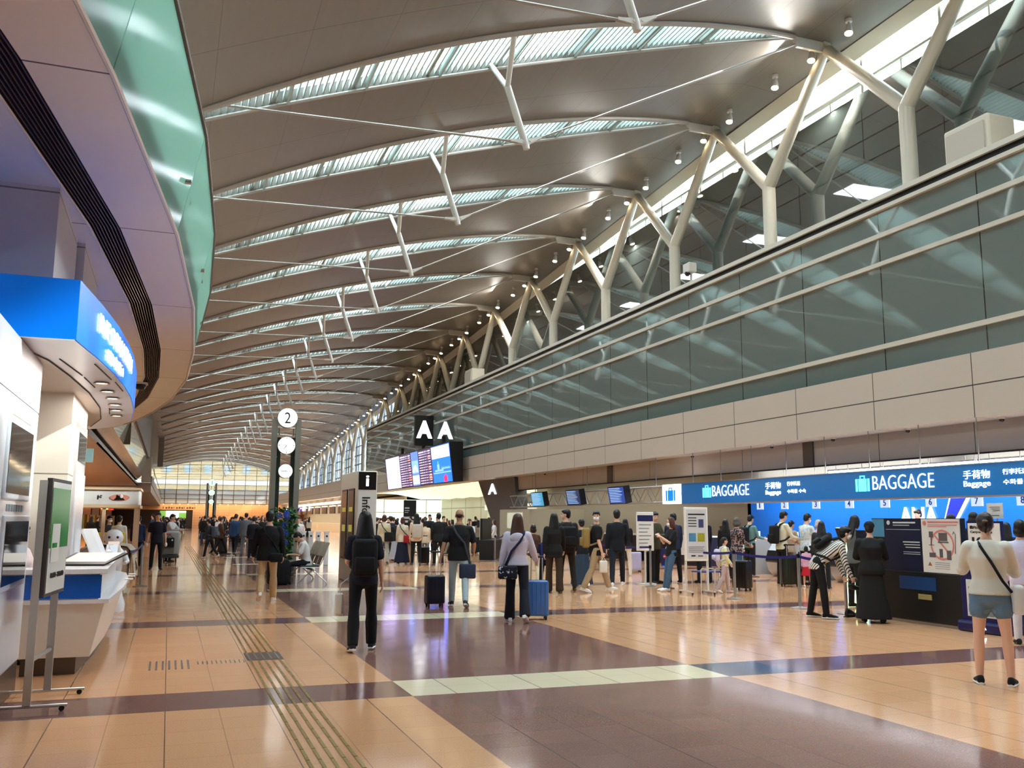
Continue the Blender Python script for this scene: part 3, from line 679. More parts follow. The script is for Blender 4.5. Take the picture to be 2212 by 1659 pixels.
# mobile sign on steel posts, lower left
ms = thing('notice_stand', 'wheeled steel sign stand with green and white poster at the left', 'sign', (-.99, 8.53, 0))
P2 = Vector((.07, .74, 0))
for i, o_ in enumerate((Vector((0, 0, 0)), P2)):
    MB().add([(o_.x + a, o_.y + c, z) for z in (.055, 1.86) for a, c in ((-.03, -.02), (.03, -.02), (.03, .02), (-.03, .02))], [(3, 2, 1, 0), (4, 5, 6, 7), (0, 1, 5, 4), (1, 2, 6, 5), (2, 3, 7, 6), (3, 0, 4, 7)]).obj('post', M_alu, ms)
    MB().tube([(o_.x - .36, o_.y, .045), (o_.x + .30, o_.y, .045)], .014, 8).obj('foot_bar', M_alu, ms)
    for s_ in (-.32, .26):
        MB().tube([(o_.x + s_, o_.y - .012, .022), (o_.x + s_, o_.y + .012, .022)], .022, 12).obj('castor', M_black, ms)
MB().tube([(0, 0, .40), (P2.x, P2.y, .40)], .018, 8).obj('crossbar', M_alu, ms)
d_ = P2.normalized(); nx = Vector((d_.y, -d_.x, 0))
def pan(a0, a1, z0, z1, o0, o1): 
    v = [tuple(d_ * a + nx * o + Vector((0, 0, z))) for z in (z0, z1) for a, o in ((a0, o0), (a1, o0), (a1, o1), (a0, o1))]
    return MB().add(v, [(3, 2, 1, 0), (4, 5, 6, 7), (0, 1, 5, 4), (1, 2, 6, 5), (2, 3, 7, 6), (3, 0, 4, 7)])
pan(.0, .78, .90, 1.88, .025, .065).obj('board_frame', mat('frame_charcoal', (.25, .23, .23), .35), ms)
ps_ = pan(.03, .75, .93, 1.85, .066, .069).obj('poster', mat('poster_white', (.90, .92, .90), .25), ms)
pan(.03, .75, 1.30, 1.80, .070, .072).obj('green_block', mat('poster_green', (.16, .58, .28), .2), ps_)
pan(.10, .40, 1.18, 1.50, .073, .075).obj('white_card', mat('paper', (.88, .88, .86), .6), ps_)
pan(.12, .30, 1.30, 1.34, .076, .077).obj('green_label', mat('poster_green', (.16, .58, .28), .2), ps_)
Rn = Matrix(((d_.x, 0, nx.x), (d_.y, 0, nx.y), (0, 1, 0)))
M_ink = mat('ink', (.12, .12, .14), .5)
text('8:00~21:00', .5, .045, d_ * .40 + nx * .074 + Vector((0, 0, 1.07)), None, M_ink, ps_, R=Rn, bold=.012, name='opening_hours')

# cloth-covered table, shop stall, stanchion on the left
M_cloth = mat('beige_cloth', (.74, .69, .61), .85, bump=.3, bscale=60)
ct = thing('covered_machine', 'machine draped in a beige cloth behind the information desk', 'covered machine', (-.90, 21.2, 0))
MB().rbox(-.75, .18, -.9, .9, .25, .98, .10, 3).obj('machine_case', M_cloth, ct, smooth=True)
P = []
for i in range(15):
    y = -.95 + i * .136; r_ = []
    for j, (x, z) in enumerate([(-.8, .85), (-.5, 1.02), (-.1, 1.03), (.14, .99), (.24, .88), (.27, .7), (.30, .52)]):
        wv = .03 * math.sin(i * 1.9) * (j / 6.) ; r_.append((x + wv, y, z - (.22 * math.sin(i * .55 + .4) if j == 6 else 0)))
    P.append(r_)
cl_ = MB().sheet(P).obj('cloth', M_cloth, ct, smooth=True)
MB().box(-.6, .20, -.8, .8, 0, .06).box(-.6, .12, -.75, .75, .06, .3).obj('base', mat('pale_wood_base', (.80, .74, .64), .45), ct)
M_pw = mat('pale_wood', (.85, .74, .60), .45, vary=.05, vscale=8)
st = thing('shop_stall', 'wooden stall with a white fascia and dark round emblem', 'stall', (-.72, 24.2, 0))
for x, y in ((-.04, .04), (-.04, 1.9), (-1.5, .04), (-2.9, .04), (-.75, .04)):
    MB().box(x - .04, x + .04, y - .04, y + .04, 0, 1.84).obj('post', M_pw, st)
fs = MB().rbox(-3.2, .02, 0, 2.0, 1.86, 2.24, .03, 2).obj('fascia', mat('stall_white', (.86, .85, .85), .35), st)
MB().box(-3.25, .05, -.03, 2.03, 2.23, 2.28).box(-3.25, .05, -.03, 2.03, 1.80, 1.87).obj('wood_trim', M_pw, st)
MB().box(-3.1, -.1, .2, .8, 0, .62).obj('counter', M_pw, st)
lg = MB().prism([(-.42 + .22 * math.cos(a * PI / 12), 2.045 + .075 * math.sin(a * PI / 12)) for a in range(24)], -.012, -.002, 'y').obj('emblem', mat('emblem_red', (.86, .56, .47), .5), fs)
MB().prism([(-.56, 1.985), (-.30, 1.985), (-.34, 2.03), (-.40, 2.03), (-.38, 2.10), (-.44, 2.08), (-.49, 2.115), (-.50, 2.04)], -.018, -.012, 'y').obj('black_figure', M_black, lg)
MB().ell((-.385, -.02, 2.075), .035, .006, .045, 12).obj('white_figure', M_wh, lg)
text('ド', .10, .10, (-.86, -.004, 2.05), '-y', M_ink, fs, bold=.02)
goods = [(-2.6, 27.5, (.93, .86, .12), 'yellow product display panel beyond the wooden stall'), (-1.5, 28.6, (.90, .82, .15), 'low yellow display box at the stall corner')]
for i, (x, y, c_, lb) in enumerate(goods):
    g = thing('product_stand', lb, 'display', (x, y, 0)); MB().rbox(-.35, .35, -.1, .1, .0, [1.8, 1.15][i], .02, 2).obj('panel', mat('yellow_panel_%d' % i, c_, .4), g)
    MB().box(-.25, .25, -.11, -.1, .7, 1.0).obj('label_strip', mat('label_red', (.8, .2, .12), .5), g)
M_or = mat('warm_shop_light', (1, .62, .30), .5, emit=2.2)
for i in range(9):
    y = 34 + i * 13; sh = thing('shop', 'warmly lit shop front, %s along the left side' % ordn[i].replace('nearest', 'first'), 'shop', (-8.0, y, 0), group='lit shop fronts along the left side')
    MB().box(-.5, 0, 0, 11, 0, 3.9).obj('back_panel', mat('shop_wood', (.52, .36, .22), .5), sh)
    MB().box(0, .25, .3, 10.7, 2.7, 3.3).obj('sign_panel', M_or if i % 2 else mat('shop_red', (.72, .16, .08), .4, emit=.6), sh)
    for q in range(4): MB().box(.1, .5, .6 + q * 2.6, 2.4 + q * 2.6, .3, 1.9).obj('shelf_unit', mat('shelf_%d' % (q % 3), [(.75, .65, .2), (.7, .25, .15), (.6, .5, .4)][q % 3], .6, vary=.4, vscale=9), sh)
area('left_gallery_lamps', (-5, 85, 3.9), 5, 90, 700, (1, .90, .76))
area('mezzanine_fill', (-4.5, 18, 9.6), 4, 34, 1000, (.95, 1, .98))  # added fill above the balcony to light its glass from behind, no real fitting
area('desk_lamps', (-.85, 11.6, 2.97), .3, 6, 24, (1, .93, .85))
hs = thing('hanging_sign', 'pale teal hanging sign under the brown ceiling behind the desk', 'sign', (-2.6, 31, 3.25))
MB().box(-1.0, .3, -.05, .05, 0, .42).obj('panel', mat('teal_panel', (.55, .70, .70), .4, emit=.25), hs)
MB().box(-.85, .1, -.055, -.05, .12, .3).obj('caption', mat('caption_teal', (.20, .38, .40), .5), hs)
MB().box(-.6, -.58, -.01, .01, .42, .75).box(0, .02, -.01, .01, .42, .75).obj('hanger', M_silv, hs)

M_belt = mat('belt_blue', (.05, .07, .42), .5)
def stanchion(x, y, label, h_=.96, belt_to=None, group='belt barrier posts', col=None):
    t = thing('barrier_post', label, 'barrier post', (x, y, 0), group=group)
    MB().lathe([(.0, 0), (.17, .0), (.17, .012), (.06, .03), (.03, .04)], n=24).obj('base', M_silv, t, smooth=True)
    MB().cyl(0, 0, .03, h_, .027, 14).obj('post', col or M_silv, t, smooth=True)
    MB().cyl(0, 0, h_ - .06, h_ + .015, .034, 14).obj('head', M_black, t, smooth=True)
    if belt_to:
        dx, dy = belt_to[0] - x, belt_to[1] - y; n = 10; P = []
        for i in range(n + 1):
            u = i / n; sag = -.05 * 4 * u * (1 - u); P.append([(dx * u, dy * u, h_ - .055 + sag), (dx * u, dy * u, h_ - .005 + sag)])
        MB().sheet(P).obj('belt', M_belt, t)
    return t
stanchion(-.53, 23.1, 'grey barrier post with blue belt beside the wooden stall', 1.0, (-.60, 17.6), col=mat('post_grey', (.55, .58, .60), .4))
S = [(10.95, 19.89), (10.86, 16.23), (10.86, 14.17), (11.0, 13.10)]
stanchion(*S[0], 'barrier post at the queue entrance left of the white sign stand', belt_to=(11.6, 25.5))
stanchion(*S[1], 'barrier post just right of the white sign stand and girl', belt_to=(11.0, 18.4))
stanchion(*S[2], 'barrier post in front of the person bent over a shoe', belt_to=S[1])
stanchion(*S[3], 'barrier post behind the hand holding a black shoe', belt_to=S[2])
stanchion(11.75, 33.5, 'barrier post left of the far queue by the letter A pillar', belt_to=(12.8, 35.5))
stanchion(12.8, 35.5, 'barrier post, middle one of the far queue', belt_to=(14.6, 37.5))
stanchion(14.6, 37.5, 'barrier post at the far end of the queue nearest the counters')
stanchion(11.95, 9.7, 'barrier post behind the bare legs at the right edge')

# ------------------------------------------------------------------ check-in hall under the facade
def on_x(px, py, X):
    d = ROT.T @ np.array([(px - CW / 2) / FPX, (py - CH / 2) / FPX, 1.0]); k = X / d[0]
    return float(d[1] * k), float(EYE + d[2] * k)
def on_y(px, py, Y):
    d = ROT.T @ np.array([(px - CW / 2) / FPX, (py - CH / 2) / FPX, 1.0]); k = Y / d[1]
    return float(d[0] * k), float(EYE + d[2] * k)
struct(MB().box(17.8, 26, HY0, 50, 3.6, 3.8).box(17.9, 26, YB1, HY1, 4.0, 4.2).obj('ceiling_checkin', mat('plenum_grey', (.45, .45, .43), .7)))
M_bw = mat('back_blue', (.02, .40, .80), .35)
struct(MB().box(19.7, 20.0, HY0, 28.9, 2.75, 3.6).obj('wall_checkin_grey', mat('plenum_grey', (.45, .45, .43), .7)))
struct(MB().box(20.0, 20.3, HY0, 28.9, 0, 2.9).obj('wall_checkin_blue', M_bw))
struct(MB().box(20.9, 21.2, 28.9, 52, 0, 3.6).obj('wall_checkin_cream', mat('cream_wall', (.70, .69, .61), .6)))
struct(MB().box(20.0, 21.2, 28.7, 28.9, 0, 3.6).obj('wall_checkin_return', mat('cream_wall', (.80, .78, .68), .6)))
for i in range(4):
    area('checkin_lamps', (18.7, -4 + i * 9.2, 3.5), 1.6, 8, 190, (1, .97, .92))
area('checkin_lamps', (18.9, 41, 3.5), 2, 15, 70, (1, .95, .86))
area('checkin_front_lamps', (15.2, 14, 3.0), .5, 24, 60, (.95, .97, 1))
# ceiling tubes behind the sign
M_tube = mat('tube_glow', (1, 1, 1), .4, emit=9)
for i in range(7):
    y = 21.6 - i * 1.75
    t = thing('fluorescent_tube', 'bright fluorescent tube above the blue baggage sign, %s from its left end' % ordn[i].replace('nearest', 'first'), 'ceiling light', (17.75, y, 2.97), group='tubes above the baggage sign')
    MB().tube([(0, -1.68, 0), (0, 0, 0)], .03, 8).obj('tube', M_tube, t); MB().box(-.04, .04, -1.7, .02, .03, .07).obj('fitting', M_white, t)
    for q in (-.3, -1.35): MB().box(-.008, .008, q - .008, q + .008, .07, .62).obj('hanger', M_silv, t)
# baggage sign
M_sb = mat('baggage_sign_blue', (.01, .37, .62), .35, emit=.12)
M_cy = mat('icon_cyan', (.35, .83, .95), .4, emit=.7)
bs = thing('baggage_sign', 'long blue BAGGAGE sign above the check-in counters', 'sign', (16.5, 27.7, 2.15))
MB().box(0, .25, -27, 0, 0, .68).obj('panel', M_sb, bs)
MB().box(-.02, .27, -27, 0, -.04, .0).box(-.02, .27, -27, 0, .68, .70).obj('edge_rail', M_silv, bs)
b = MB()
for i in range(14): b.box(.225, .245, -.4 - i * 1.7, -.38 - i * 1.7, .68, 1.74)
b.obj('hanger', M_silv, bs)
def case_icon(y0, y1, z0, z1, parent, m, x=-.012, cut=None):
    w_, h_ = abs(y1 - y0), z1 - z0; b = MB(); s_ = -1
    def Y(u): return y0 - u * w_
    def bx(u0, u1, v0, v1): b.box(x, x + .012, Y(u1), Y(u0), z0 + v0 * h_, z0 + v1 * h_)
    bx(0, .15, .0, .80); bx(.22, .78, .0, .80); bx(.85, 1, 0, .80); bx(.32, .38, .80, 1); bx(.62, .68, .80, 1); bx(.32, .68, .93, 1)
    return b.obj('suitcase_icon', m, parent)
def sgn(px0, px1, s_, z0, z1, bold=0., m=None):
    y0, y1 = on_x(px0, 1060, 16.48)[0], on_x(px1, 1060, 16.48)[0]
    text(s_, y0 - y1, z1 - z0, (-.012, (y0 + y1) / 2 - 27.7, (z0 + z1) / 2 - 2.15), '-x', m or M_glow, bs, bold=bold)
for a in ((1517, 1535, 1538, 1617, 1653, 1686, 1700, 1740), (1848, 1878, 1885, 2018, 2082, 2140, 2168, 2246)):
    y0, y1 = on_x(a[0], 1060, 16.48)[0] - 27.7, on_x(a[1], 1060, 16.48)[0] - 27.7
    case_icon(y0, y1, .18, .58, bs, M_cy)
    sgn(a[2], a[3], 'BAGGAGE', 2.36, 2.70, -.012)
    sgn(a[4], a[5], '手荷物', 2.51, 2.70); sgn(a[4], a[5], 'Baggage', 2.31, 2.47)
    sgn(a[6], a[6] + (a[7] - a[6]) * .7, '行李托运', 2.57, 2.69); sgn(a[6], a[7], '수화물 수속', 2.36, 2.47)
lb = thing('light_box', 'white light box with blue suitcase symbol at the end of the baggage sign', 'sign', (16.45, 28.95, 2.16))
MB().rbox(0, .3, -1.15, 0, 0, .68, .03, 2).obj('box', mat('lightbox_white', (.95, .97, 1), .4, emit=.8), lb)
MB().box(.1, .2, -1.3, -1.1, .3, .4).obj('bracket', M_silv, lb)
case_icon(-.28, -.92, .10, .56, lb, mat('icon_blue', (.0, .50, .86), .4, emit=.3))
nums = [1641, 1694, 1762, 1834, 1911, 2010, 2110, 2210]
NY = [on_x(p, 1088, 17.5)[0] for p in nums]
M_nb = mat('number_plate', (.80, .86, .93), .4, emit=.25); M_nt = mat('number_blue', (.05, .34, .66), .4)
for i, y in enumerate(NY):
    t = thing('number_plate', 'small white counter plate with the blue number %s' % ['one', 'two', 'three', 'four', 'five', 'six', 'seven', 'eight'][i], 'sign', (17.5, y, 1.94), group='counter number plates')
    MB().box(0, .03, -.16, .16, 0, .25).obj('plate', M_nb, t); text(str(i + 1), .10 if i else .05, .16, (-.004, 0, .125), '-x', M_nt, t, bold=.01)
    MB().box(.01, .02, -.005, .005, .25, 1.6).obj('hanger', M_silv, t)
# airline name on the blue wall
an = thing('airline_logo', 'white airline letters with blue slanted stripes on the blue wall', 'logo', (19.98, 20.5, 1.3))
R_ = AX['-x']
text('ANA', 1.45, .55, (-.02, .1, .42), '-x', M_glow, an, bold=.035)
MB().add([(-.02, -.75, .12), (-.02, -1.15, .12), (-.02, -1.75, .95), (-.02, -1.05, .95), (0, -.75, .12), (0, -1.15, .12), (0, -1.75, .95), (0, -1.05, .95)], [(0, 1, 2, 3), (0, 4, 5, 1), (2, 6, 7, 3), (1, 5, 6, 2), (3, 7, 4, 0)]).obj('stripe_outline', M_glow, an)
MB().add([(-.03, -.79, .15), (-.03, -1.07, .15), (-.03, -1.62, .92), (-.03, -1.10, .92), (-.021, -.79, .15), (-.021, -1.07, .15), (-.021, -1.62, .92), (-.021, -1.10, .92)], [(0, 1, 2, 3), (0, 4, 5, 1), (2, 6, 7, 3), (1, 5, 6, 2), (3, 7, 4, 0)]).obj('stripe', mat('logo_navy', (.06, .14, .72), .4, emit=.4), an)
# counters and self-service machines
ck = thing('checkin_counter', 'long white check-in counter in front of the blue wall', 'counter', (17.4, 26.3, 0))
MB().rbox(0, .7, -22, 0, .1, .98, .02, 2).obj('body', mat('counter_grey', (.70, .74, .80), .35), ck)
MB().box(-.1, .75, -22, 0, .98, 1.04).obj('top', M_wh, ck); MB().box(.05, .65, -22, 0, 0, .1).obj('plinth', M_black, ck)
M_mgr = mat('machine_grey', (.66, .68, .70), .3, metal=.3)
prof = [(.0, .0), (.62, .0), (.62, .62)] + [(.62 - .62 * (1 - math.cos(a)) * .5 - .02, .62 + .42 * math.sin(a)) for a in (0.3, .7, 1.1, 1.5)] + [(.20, 1.06), (.02, .98), (-.16, .72), (-.24, .45), (-.18, .18)]
mach = []
for i, y in enumerate(NY):
    lb_ = 'rounded silver bag drop machine below the counter number %s' % ['one', 'two', 'three', 'four', 'five', 'six', 'seven', 'eight'][i]
    if i == 0:
        t = thing('bag_drop_machine', lb_, 'machine', (16.55, y + .5, 0), group='bag drop machines at the counters')
        MB().prism(prof, -.30, .30, 'y').obj('body', M_mgr, t)
        MB().prism([(-.19, .35), (-.26, .45), (-.17, .74), (-.10, .70)], -.31, .31, 'y').obj('band', M_black, t)
        MB().prism([(.02, 1.0), (.10, 1.04), (-.06, 1.42), (-.13, 1.40)], -.17, .17, 'y').obj('touch_screen', M_black, t)
        MB().box(-.22, -.18, -.14, .14, .50, .60).obj('slot', M_dark, t)
        mach.append(t)
    else: dup(mach[0], (16.55, y + .5, 0), 0, lb_)
for i, y in enumerate([24.9, 23.0, 22.2, 20.9, 19.6, 17.9]):
    t = thing('desk_display', 'small white display box on the white check-in counter, %s along from its left end' % ordn[i].replace('nearest', 'first'), 'display', (17.55, y, 1.04), group='display boxes on the check-in counter')
    MB().rbox(-.03, .03, -.14, .14, 0, .22, .01, 1).obj('case', M_wh, t); MB().box(-.036, -.03, -.11, .11, .03, .19).obj('picture', mat('picture_blue', (.35, .52, .75), .4, vary=.5, vscale=25), t)
# far counters of the cream area
for i, (y, l_) in enumerate([(41.9, 'left'), (37.2, 'middle'), (32.5, 'right')]):
    t = thing('ticket_counter', '%s one of the three dark-fronted ticket counters before the cream wall' % l_, 'counter', (17.6, y, 0), group='ticket counters')
    MB().box(0, .8, -4.4, 0, 0, 1.0).obj('body', mat('counter_navy', (.10, .10, .16), .4), t); MB().box(-.05, .85, -4.4, 0, 1.0, 1.05).obj('top', M_wh, t)
    MB().box(-.02, 0, -3.2, -1.6, .35, 1.0).obj('white_panel', M_wh, t)
cb = thing('service_booth', 'cream service booth with a window left of the ticket counters', 'booth', (16.6, 46.6, 0))
MB().box(0, 3.0, -4.2, 0, 0, 2.12).obj('wall', mat('cream_wall', (.80, .78, .68), .6), cb); MB().box(-.02, 0, -3.4, -1.2, 1.15, 1.95).obj('window', mat('booth_window', (.72, .74, .66), .08, emit=.3), cb)
# lattice truss with screens
tr = thing('lattice_truss', 'grey lattice truss carrying screens left of the baggage sign', 'truss', (16.6, 45.0, 2.18))
L_ = 16.0; b = MB()
for x in (0, .45):
    for z in (.05, .62): b.tube([(x, 0, z), (x, -L_, z)], .03, 6)
b.obj('chord', M_silv, tr); b = MB()
for i in range(28):
    y0, y1 = -i * L_ / 28, -(i + 1) * L_ / 28
    for x in (0, .45): b.tube([(x, y0, .05 if i % 2 else .62), (x, y1, .62 if i % 2 else .05)], .016, 5)
    b.tube([(0, y0, .62), (.45, y1, .62)], .012, 4)
b.obj('lacing', M_silv, tr)
for q in (3, 9, 15): MB().box(.2, .23, -q, -q + .03, .62, 1.71).obj('hanger', M_silv, tr)
for i, (ya, yb_, l_, c_) in enumerate([(40.7, 39.2, 'left, with a pale blue picture', (.20, .50, .62)), (36.6, 35.15, 'middle, with lines of dark text', (.09, .15, .28)), (32.5, 31.1, 'right, with a bright blue flight list', (.12, .22, .48))]):
    t = thing('hanging_screen', 'hanging screen on the truss: %s' % l_, 'screen', (16.15, ya, 2.2), group='screens on the truss')
    h_ = yb_ - ya
    MB().prism([(-.12, .66), (.12, .70), (.24, .06), (.0, 0)], h_ , 0, 'y').obj('case', M_black, t)
    MB().box(.2, .46, h_ * .5 - .03, h_ * .5 + .03, .30, .36).box(.2, .46, h_ * .5 - .03, h_ * .5 + .03, .58, .64).obj('bracket', M_black, t)
    s_ = MB().add([(-.125, -.05, .63), (-.125, h_ + .05, .63), (-.008, h_ + .05, .03), (-.008, -.05, .03)], [(0, 1, 2, 3)]).obj('screen', mat('screen_%d' % i, c_, .2, emit=.6), t)
    b = MB()
    for r_ in range(9):
        z = .60 - r_ * .062; x = -.127 + (.63 - z) * .195
        b.add([(x - .004, -.12, z), (x - .004, h_ * (.5 + .4 * random.random()), z), (x + .002, h_ * .8, z - .025), (x + .002, -.12, z - .025)], [(0, 1, 2, 3)])
    b.obj('text_rows', mat('screen_rows', (.55, .68, .85), .3, emit=.5), s_)

# ------------------------------------------------------------------ gate A
lu = struct(bpy.data.objects.new('ceiling_gate', None)); COL.objects.link(lu)
M_lum = lined('luminous_fabric', (.90, .97, .87), (.72, .78, .62), .5, [(1, 1.05, 0, .07)], vary=.10, vscale=.8)
pb = M_lum.node_tree.nodes['Principled BSDF']; M_lum.node_tree.links.new(pb.inputs['Base Color'].links[0].from_socket, pb.inputs['Emission Color']); pb.inputs['Emission Strength'].default_value = .34
P = [[(x, 50.2 + j * 33.8 / 64, z + .05 * math.sin(j * .8 + x)) for x, z in ((17.4, 3.92), (18.4, 3.95), (19.6, 3.85), (20.8, 3.68), (22, 3.5), (26, 3.45))] for j in range(65)]
MB().sheet(P, .1).obj('fabric', M_lum, lu, smooth=True)
struct(MB().box(24.0, 24.3, 50, YB1, 0, 3.8).obj('wall_gate', lined('gate_wall', (.66, .67, .59), (.42, .43, .37), .5, [(1, 4.2, 51, .08), (2, 0, 2.6, .04)])))
for i in range(4): area('gate_lamps', (21, 54 + i * 8.2, 3.3), 5, 7, 55, (.97, 1, .92))
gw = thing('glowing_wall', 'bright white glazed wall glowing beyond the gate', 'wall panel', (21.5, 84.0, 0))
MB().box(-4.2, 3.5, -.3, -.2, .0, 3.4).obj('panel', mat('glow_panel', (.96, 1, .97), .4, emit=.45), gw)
b = MB()
for x in (-3, -1, 1, 3): b.box(x - .04, x + .04, -.34, -.3, 0, 3.4)
b.box(-4.2, 3.5, -.34, -.3, 2.2, 2.28); b.obj('frame_grid', mat('pale_grid', (.72, .78, .74), .4), gw)
for i, y in enumerate((53.5, 57.5, 61.5, 66)):
    t = thing('gate_door', 'glass gate doorway with a pale header, %s from the letter A pillar' % ordn[i].replace('nearest', 'first'), 'doorway', (23.9, y, 0), group='gate doorways')
    MB().box(-.3, 0, 0, .5, 0, 3.4).obj('column', mat('gate_column', (.78, .78, .70), .5), t); MB().box(-.25, 0, .5, 4, 2.35, 2.75).obj('header', M_wh, t)
    MB().box(-.1, -.05, .7, 3.8, 0, 2.3).obj('glass', mat('door_glass', (.62, .68, .58), .1), t); MB().box(-.12, 0, .6, 4, 2.85, 3.35).obj('grille', mat('grille_dark', (.35, .35, .30), .5), t)
    MB().box(-.12, -.09, 1.6, 1.9, 1.5, 2.0).obj('yellow_sign', mat('gate_yellow', (.85, .9, .1), .4, emit=.3), t)
gs = thing('gate_sign', 'black freestanding gate sign with white lines in the crowd', 'sign', (*on_y(885, 1120, 60)[:1], 60, 0))
MB().box(-.42, .42, -.06, .06, 0, 2.85).obj('panel', mat('sign_charcoal', (.07, .09, .11), .4), gs)
MB().box(-.42, .42, -.07, -.06, 1.62, 1.76).box(-.42, .42, -.07, -.06, 1.38, 1.52).box(-.36, -.05, -.07, -.06, 2.28, 2.38).box(-.36, -.05, -.07, -.06, 2.14, 2.19).box(-.36, -.12, -.07, -.06, 2.02, 2.06).obj('caption', mat('caption_pale', (.8, .82, .82), .4), gs)
py_ = thing('letter_pillar', 'dark grey slanted pillar bearing a glowing letter A', 'pillar', (17.3, 46.0, 0))
MB().prism([(6.6, 4.0), (.3, 4.0), (.0, 2.6), (.0, 0), (2.4, 0)], 0, .65, 'x').obj('body', mat('pillar_grey', (.33, .33, .34), .45), py_)
text('A', 1.45, .60, (-.02, 3.85, 3.33), '-x', mat('letter_glow', (.93, .95, 1), .4, emit=2.0), py_, bold=.03)
sA = thing('zone_sign', 'black box sign with a white letter A above the flight board', 'sign', (16.06, 60.6, 6.4))
MB().box(-.64, .64, 0, .35, .18, 2.24).obj('box', M_black, sA); text('A', 1.12, 1.20, (.0, -.01, 1.28), '-y', mat('zone_white', (.97, .98, 1), .4, emit=1.8), sA, bold=.05)
MB().box(-.1, .1, .1, .3, -.3, .2).obj('bracket', M_black, sA)
# flight information board
fb = thing('flight_board', 'huge tilted flight information screen beneath the letter A box', 'screen', (15.6, 52.5, 3.8))
def bx(z): return -.15 + .30 * (1 - z / 2.42)
MB().prism([(bx(0) + .0, 0), (.75, .05), (.72, 2.42), (bx(2.42), 2.42)], 0, 17.6, 'y').obj('case', M_black, fb)
eY = [on_x(p, 980, 15.5)[0] - 52.5 for p in (834.3, 863, 887.6, 903, 931, 973.5)]
eY[0] = min(eY[0], 17.5); eY[-1] = max(.05, eY[-1])
def scr(y0, y1, z0, z1, m, par, name, d=.012):
    return MB().add([(bx(z0) - d, y0, z0), (bx(z0) - d, y1, z0), (bx(z1) - d, y1, z1), (bx(z1) - d, y0, z1)], [(0, 1, 2, 3)]).obj(name, m, par)
cols = [('lilac', (.80, .74, 1.0)), ('list', (.20, .13, .24)), ('map', (.30, .42, .85)), ('list', (.20, .13, .24)), ('advert', (.04, .38, .95))]
scs = []
for i in range(5):
    scs.append(scr(eY[i + 1] + .04, eY[i] - .04, .06, 2.34, mat('board_%s' % cols[i][0], cols[i][1], .3, emit=.95), fb, 'screen'))
M_row = mat('board_row', (.80, .76, .95), .3, emit=.9); M_or2 = mat('board_orange', (.9, .45, .3), .3, emit=.7)
for i in (1, 3):
    b = MB(); y1, y0 = eY[i] - .1, eY[i + 1] + .1; W = y1 - y0
    for r_ in range(13):
        z = 2.22 - r_ * .17
        for u0, u1 in ((.04, .32), (.36, .46), (.52, .60), (.66, .70), (.78, .96)):
            hh = .05 if r_ else .09
            b.add([(bx(z) - .02, y1 - u0 * W, z), (bx(z) - .02, y1 - u1 * W, z), (bx(z - hh) - .02, y1 - u1 * W, z - hh), (bx(z - hh) - .02, y1 - u0 * W, z - hh)], [(0, 1, 2, 3)])
    b.obj('flight_rows', M_row, scs[i])
    b = MB()
    for r_ in (2, 6, 9, 10):
        z = 2.26 - r_ * .17 - .085 * (i == 3); b.add([(bx(z) - .025, y1 - .76 * W, z), (bx(z) - .025, y1 - W, z), (bx(z) - .025, y1 - W, z - .08), (bx(z) - .025, y1 - .76 * W, z - .08)], [(0, 1, 2, 3)])
    b.obj('orange_notes', M_or2, scs[i])
scr(eY[3] + .15, eY[2] - .15, .9, 1.75, mat('board_blue_light', (.45, .62, 1), .3, emit=.8), scs[2], 'map_block', .02)
text('A', .55 * (eY[2] - eY[3]), .75, (bx(1.3) - .03, (eY[2] + eY[3]) / 2, 1.35), '-x', M_glow, scs[2])
scr(eY[3] + .1, eY[2] - .1, .15, .75, M_row, scs[2], 'map_block', .02)
scr(eY[5] + .08, eY[4] - .08, 1.55, 2.3, mat('board_pale', (.66, .66, .98), .3, emit=.9), scs[4], 'advert_top', .02)
y5, y4 = eY[5], eY[4]; W = y4 - y5
b = MB()
for u0, u1, z0, z1 in ((.32, .36, .85, 1.38), (.28, .40, .85, 1.18), (.14, .60, .74, .86), (.5, .95, .86, .93), (.05, .98, .62, .70)) + tuple((.52 + .06 * q, .54 + .06 * q, .93, 1.0) for q in range(7)):
    b.add([(bx(z) - .022, y4 - u * W, z) for u, z in ((u0, z0), (u1, z0), (u1, z1), (u0, z1))], [(0, 1, 2, 3)])
b.obj('advert_drawing', mat('board_blue_light', (.45, .62, 1), .3, emit=.8), scs[4])
b = MB()
for u0, u1, z0, z1 in ((.58, .76, .08, .42), (.63, .71, .42, .52)): b.add([(bx(z) - .022, y4 - u * W, z) for u, z in ((u0, z0), (u1, z0), (u1, z1), (u0, z1))], [(0, 1, 2, 3)])
b.obj('red_badge', mat('board_red', (1, .15, .35), .3, emit=.9), scs[4])
MB().box(.3, .5, 3, 3.2, 2.3, 3).box(.3, .5, 14, 14.2, 2.3, 3).box(.5, 1.1, 3, 3.2, 1.2, 1.5).box(.5, 1.1, 14, 14.2, 1.2, 1.5).obj('bracket', M_black, fb)

